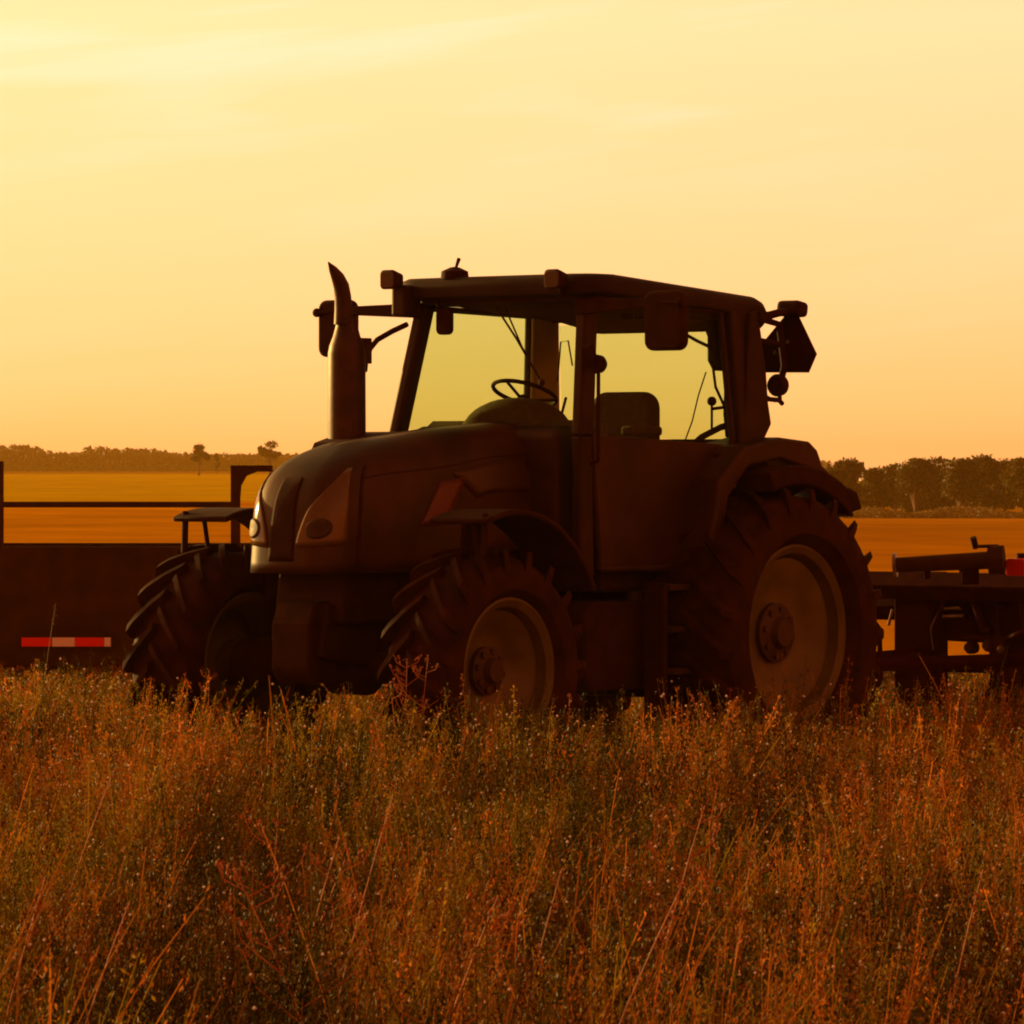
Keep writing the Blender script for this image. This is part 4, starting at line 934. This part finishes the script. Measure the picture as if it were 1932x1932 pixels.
G1 = [blades(45000, 8.5, 22, 0.006, 0.62, 1.2, 0.12, '', '', 0.03), blades(40000, 20, 46, 0.008, 0.66, 1.0, 0.12, '', '', 0.03)]
veg('grass', G1, 'wild grass and low growth, brown and olive, filling the foreground', 'grass')
G2 = [bushy(19000, 8.5, 20, 80, 0.0078, '', spread=.10), bushy(20000, 19, 30, 50, 0.010, '', spread=.10), bushy(11000, 29, 47, 30, 0.015, '', spread=.09)]
veg('weeds', G2, 'fine leafy weeds mixed through the foreground grass', 'weeds')
# dry bent stalks with seed heads
def stalks(n, y0, y1, w, hk, name):
    p = scatter(n, y0, y1); x, y = p[:, 0], p[:, 1]
    k = vnoise(x, y, 0.8, 12) > 0.45; x, y = x[k], y[k]; n = len(x)
    h = veg_h(x, y) * hk * rng.uniform(0.75, 1.15, n); z = ground_z(x, y)
    lx = h * rng.normal(0.14, 0.22, n); ly = h * rng.normal(0, .12, n)
    tone = palette(x, y, n, 0.9) * rng.uniform(0.6, 1.3, (n, 1)); Q = []; Tn = []
    def pos(t, s, ww): return np.stack([x + lx * t ** 1.6 + s * ww, y + ly * t ** 1.6, z + h * t], 1)
    tv = [0, .3, .6, .85, 1]
    for i in range(4): Q.append(np.stack([pos(tv[i], -1, w / 2), pos(tv[i], 1, w / 2), pos(tv[i + 1], 1, w * .35), pos(tv[i + 1], -1, w * .35)], 1)); Tn.append(tone)
    nh = 14; t = rng.uniform(0.78, 1.03, (n, nh)); e = rng.normal(0, 0.010, (n, nh)); f = rng.normal(0, .010, (n, nh))
    c = np.stack([x[:, None] + lx[:, None] * t ** 1.6 + e, y[:, None] + ly[:, None] * t ** 1.6 + f, z[:, None] + h[:, None] * t], 2).reshape(-1, 3)
    m = len(c); up = rand_unit(m) * .5; up[:, 2] += .9; up[:, 0] += .3; up /= np.linalg.norm(up, axis=1, keepdims=True); b = np.cross(up, rand_unit(m)); b /= np.linalg.norm(b, axis=1, keepdims=True) + 1e-9
    s = rng.uniform(0.004, 0.010, (m, 1)); Q.append(np.stack([c - up * s, c - b * s * .25, c + up * s, c + b * s * .25], 1)); Tn.append(np.repeat(tone, nh, axis=0))
    return np.concatenate(Q), np.concatenate(Tn)
veg('dry_stalks', [stalks(3600, 8.5, 18, 0.0030, 1.12, ''), stalks(1700, 18, 42, 0.005, 1.06, '')], 'thin rust coloured grass stalks with seed heads leaning through the foreground', 'dry grass')
# water drops catching light on the plants
def drops():
    n = 3600; p = scatter(n, 9.5, 40); x, y = p[:, 0], p[:, 1]; z = ground_z(x, y) + veg_h(x, y) * rng.uniform(0.75, 1.1, n)
    r = rng.uniform(0.002, 0.0075, n) * (0.5 + y / 34); base = np.array([(1, 0, 0), (-1, 0, 0), (0, 1, 0), (0, -1, 0), (0, 0, 1), (0, 0, -1)], float)
    tri_ = [(0, 2, 4), (2, 1, 4), (1, 3, 4), (3, 0, 4), (2, 0, 5), (1, 2, 5), (3, 1, 5), (0, 3, 5)]
    c = np.stack([x, y, z], 1); V = np.concatenate([np.stack([c + base[i] * r[:, None] for i in t], 1) for t in tri_])
    m = bpy.data.materials.new('water_drop'); m.use_nodes = True; b = m.node_tree.nodes['Principled BSDF']; b.inputs['Base Color'].default_value = (0.95, 0.95, 1, 1); b.inputs['Roughness'].default_value = 0.15
    o = quads_mesh('dew', V, np.ones((len(V), 3)), m); o.data.polygons.foreach_set('use_smooth', [True] * len(V)); tag(o, 'bright dew drops on the foreground plants', 'dew', kind='stuff')
drops()

# ------------------------------------------------------------------ single tall weeds
def weed(px, py, h, lean, label, kind='branch', green=False, seed=0, wide=1.0):
    r_ = random.Random(seed); Y = (EYE - h) * 9000 / (py - 890); x = (px - 966) / 9000 * Y - lean * h
    gz = float(ground_z(x, Y)); o = empty('weed_stalk', (x, Y, gz)); tag(o, label, 'weed', 'tall weeds standing above the grass')
    m = M['stalk_green'] if green else M['stalk']; k = Y / 9000 * 1932 / 1024  # one output pixel in metres
    c = MB(); st_r = max(0.0025, 0.55 * k)
    P_ = lambda t: Vector((lean * h * t ** 1.4, 0.02 * math.sin(t * 3), h * t))
    c.tube([P_(t / 6) for t in range(7)], [st_r * (1.2 - 0.1 * i) for i in range(7)], 5)
    tips = [(P_(1), Vector((lean, 0, 1)))]
    if kind == 'branch':
        for b in range(r_.randint(6, 10)):
            t = r_.uniform(0.5, 0.95); s_ = r_.choice((-1, 1)); L = h * r_.uniform(0.12, 0.26) * (1.3 - t) * 1.6 * wide; p = P_(t)
            q = p + Vector((s_ * L * .7, r_.uniform(-.5, .5) * L, L * r_.uniform(.5, .9))); c.tube([p, p * .45 + q * .55 + Vector((s_ * L * .15, 0, -.01)), q], st_r * .7, 5); tips.append((q, (q - p).normalized()))
    c.build('stem', m, o, smooth=60)
    hd = MB()
    for (p, d) in tips:
        nb = 10 if kind == 'branch' else 26
        for j in range(nb):
            back = r_.uniform(0, 0.05 if kind == 'branch' else 0.15); cc = p - d.normalized() * back + Vector((r_.gauss(0, .007), r_.gauss(0, .007), r_.gauss(0, .006)))
            s_ = r_.uniform(0.004, 0.009); a = Vector((r_.gauss(0, .5), r_.gauss(0, .5), 1)).normalized() * s_; b = a.cross(Vector((r_.random(), r_.random(), .2))).normalized() * s_ * .45; e = a.cross(b).normalized() * s_ * .45
            hd.add([cc - a, cc + b, cc + e, cc - b, cc - e, cc + a], [(0, 1, 2), (0, 2, 3), (0, 3, 4), (0, 4, 1), (5, 2, 1), (5, 3, 2), (5, 4, 3), (5, 1, 4)])
    hd.build('seed_head', m, o)
    return o
W = [
 (768, 1243, 0.80, 0.02, 'reddish budding weed standing before the tractor\'s dark flank, left of a matching taller one', 'branch', False),
 (808, 1236, 0.82, 0.08, 'tallest reddish budding weed before the tractor\'s flank, left of the near front wheel', 'branch', False),
 (736, 1285, 0.72, -0.08, 'short reddish weed leaning left, beside the pair of budding weeds under the hood', 'branch', False),
 (365, 1245, 0.72, -0.06, 'pale feathery weed before the far front tyre, left of a taller forked one', 'spike', False),
 (420, 1232, 0.76, 0.10, 'forked twiggy weed rising before the far front tyre', 'branch', False),
 (395, 1262, 0.70, 0.02, 'short twiggy weed between the feathery and the forked weeds by the far front tyre', 'branch', False),
 (1648, 1262, 0.74, 0.10, 'upright greenish weed at the right edge of the rear tyre', 'spike', True),
 (1600, 1315, 0.66, 0.02, 'short pale spike of weed under the rear tyre', 'spike', True),
 (1075, 1308, 0.68, 0.03, 'small red spike of weed right of the near front wheel', 'spike', False),
 (1305, 1310, 0.66, -0.25, 'thin bent stem leaning left between the two near wheels', 'spike', False),
 (442, 1640, 0.74, -0.35, 'arched brown seed stalk bending left in the left foreground', 'branch', False),
 (525, 1530, 0.72, 0.05, 'dark rusty plume standing in the foreground below the tractor\'s nose', 'branch', False),
 (640, 1580, 0.76, 0.22, 'rusty branching weed leaning right in the left foreground', 'branch', False),
 (660, 1600, 0.70, 0.30, 'curling rusty weed just right of the leaning branching one', 'branch', False),
 (742, 1500, 0.86, 0.22, 'long thin bare stem slanting right in the middle foreground', 'spike', False),
 (940, 1690, 0.74, 0.30, 'bent orange stalk with drooping head at the bottom centre', 'branch', False),
 (1060, 1640, 0.70, 0.20, 'slender orange stalk right of the bent drooping one', 'spike', False),
 (1330, 1520, 0.78, 0.22, 'arching weed with a fan of rusty twigs, below the gap between the wheels', 'branch', False),
 (1290, 1665, 0.76, 0.35, 'long orange stem slanting right toward the bottom, under the arching weed', 'spike', False),
 (1420, 1605, 0.72, 0.12, 'feathery rust weed right of the long slanting stem', 'branch', False),
 (1560, 1560, 0.70, 0.05, 'upright rust spike in the right foreground beneath the rear wheel', 'spike', False),
 (1855, 1640, 0.72, 0.18, 'leaning rust stalk near the right edge of the foreground', 'spike', False),
 (85, 1655, 0.74, 0.22, 'slanting red stem near the left edge of the foreground', 'spike', False),
 (245, 1700, 0.70, 0.28, 'slanting orange stem in the lower left corner', 'spike', False),
 (225, 1430, 0.76, 0.30, 'leaning straw coloured stem in the left foreground beneath the far front tyre', 'spike', False),
 (105, 1140, 0.95, 0.12, 'tall pale blade like weed crossing the trailer\'s reflective tape', 'spike', True)]
for i, (px, py, h, ln, lab, kd, gr) in enumerate(W): weed(px, py, h + (0.14 if py > 1400 else 0.03), ln, lab, kd, gr, 40 + i)

# ------------------------------------------------------------------ air
c = MB(); c.box((0, 1480, 7.0), (2700, 3160, 26)); hz = c.build('haze', M['black'], None)
hm = bpy.data.materials.new('haze_air'); hm.use_nodes = True; t = hm.node_tree; t.nodes.clear()
o_ = N(t, 'ShaderNodeOutputMaterial'); pv = N(t, 'ShaderNodeVolumePrincipled'); pv.inputs['Density'].default_value = 1.2e-4; pv.inputs['Color'].default_value = (1.0, 0.62, 0.10, 1); pv.inputs['Anisotropy'].default_value = 0.3
t.links.new(pv.outputs[0], o_.inputs['Volume']); hz.data.materials[0] = hm
tag(hz, 'warm evening haze over the far fields', 'haze', kind='stuff')
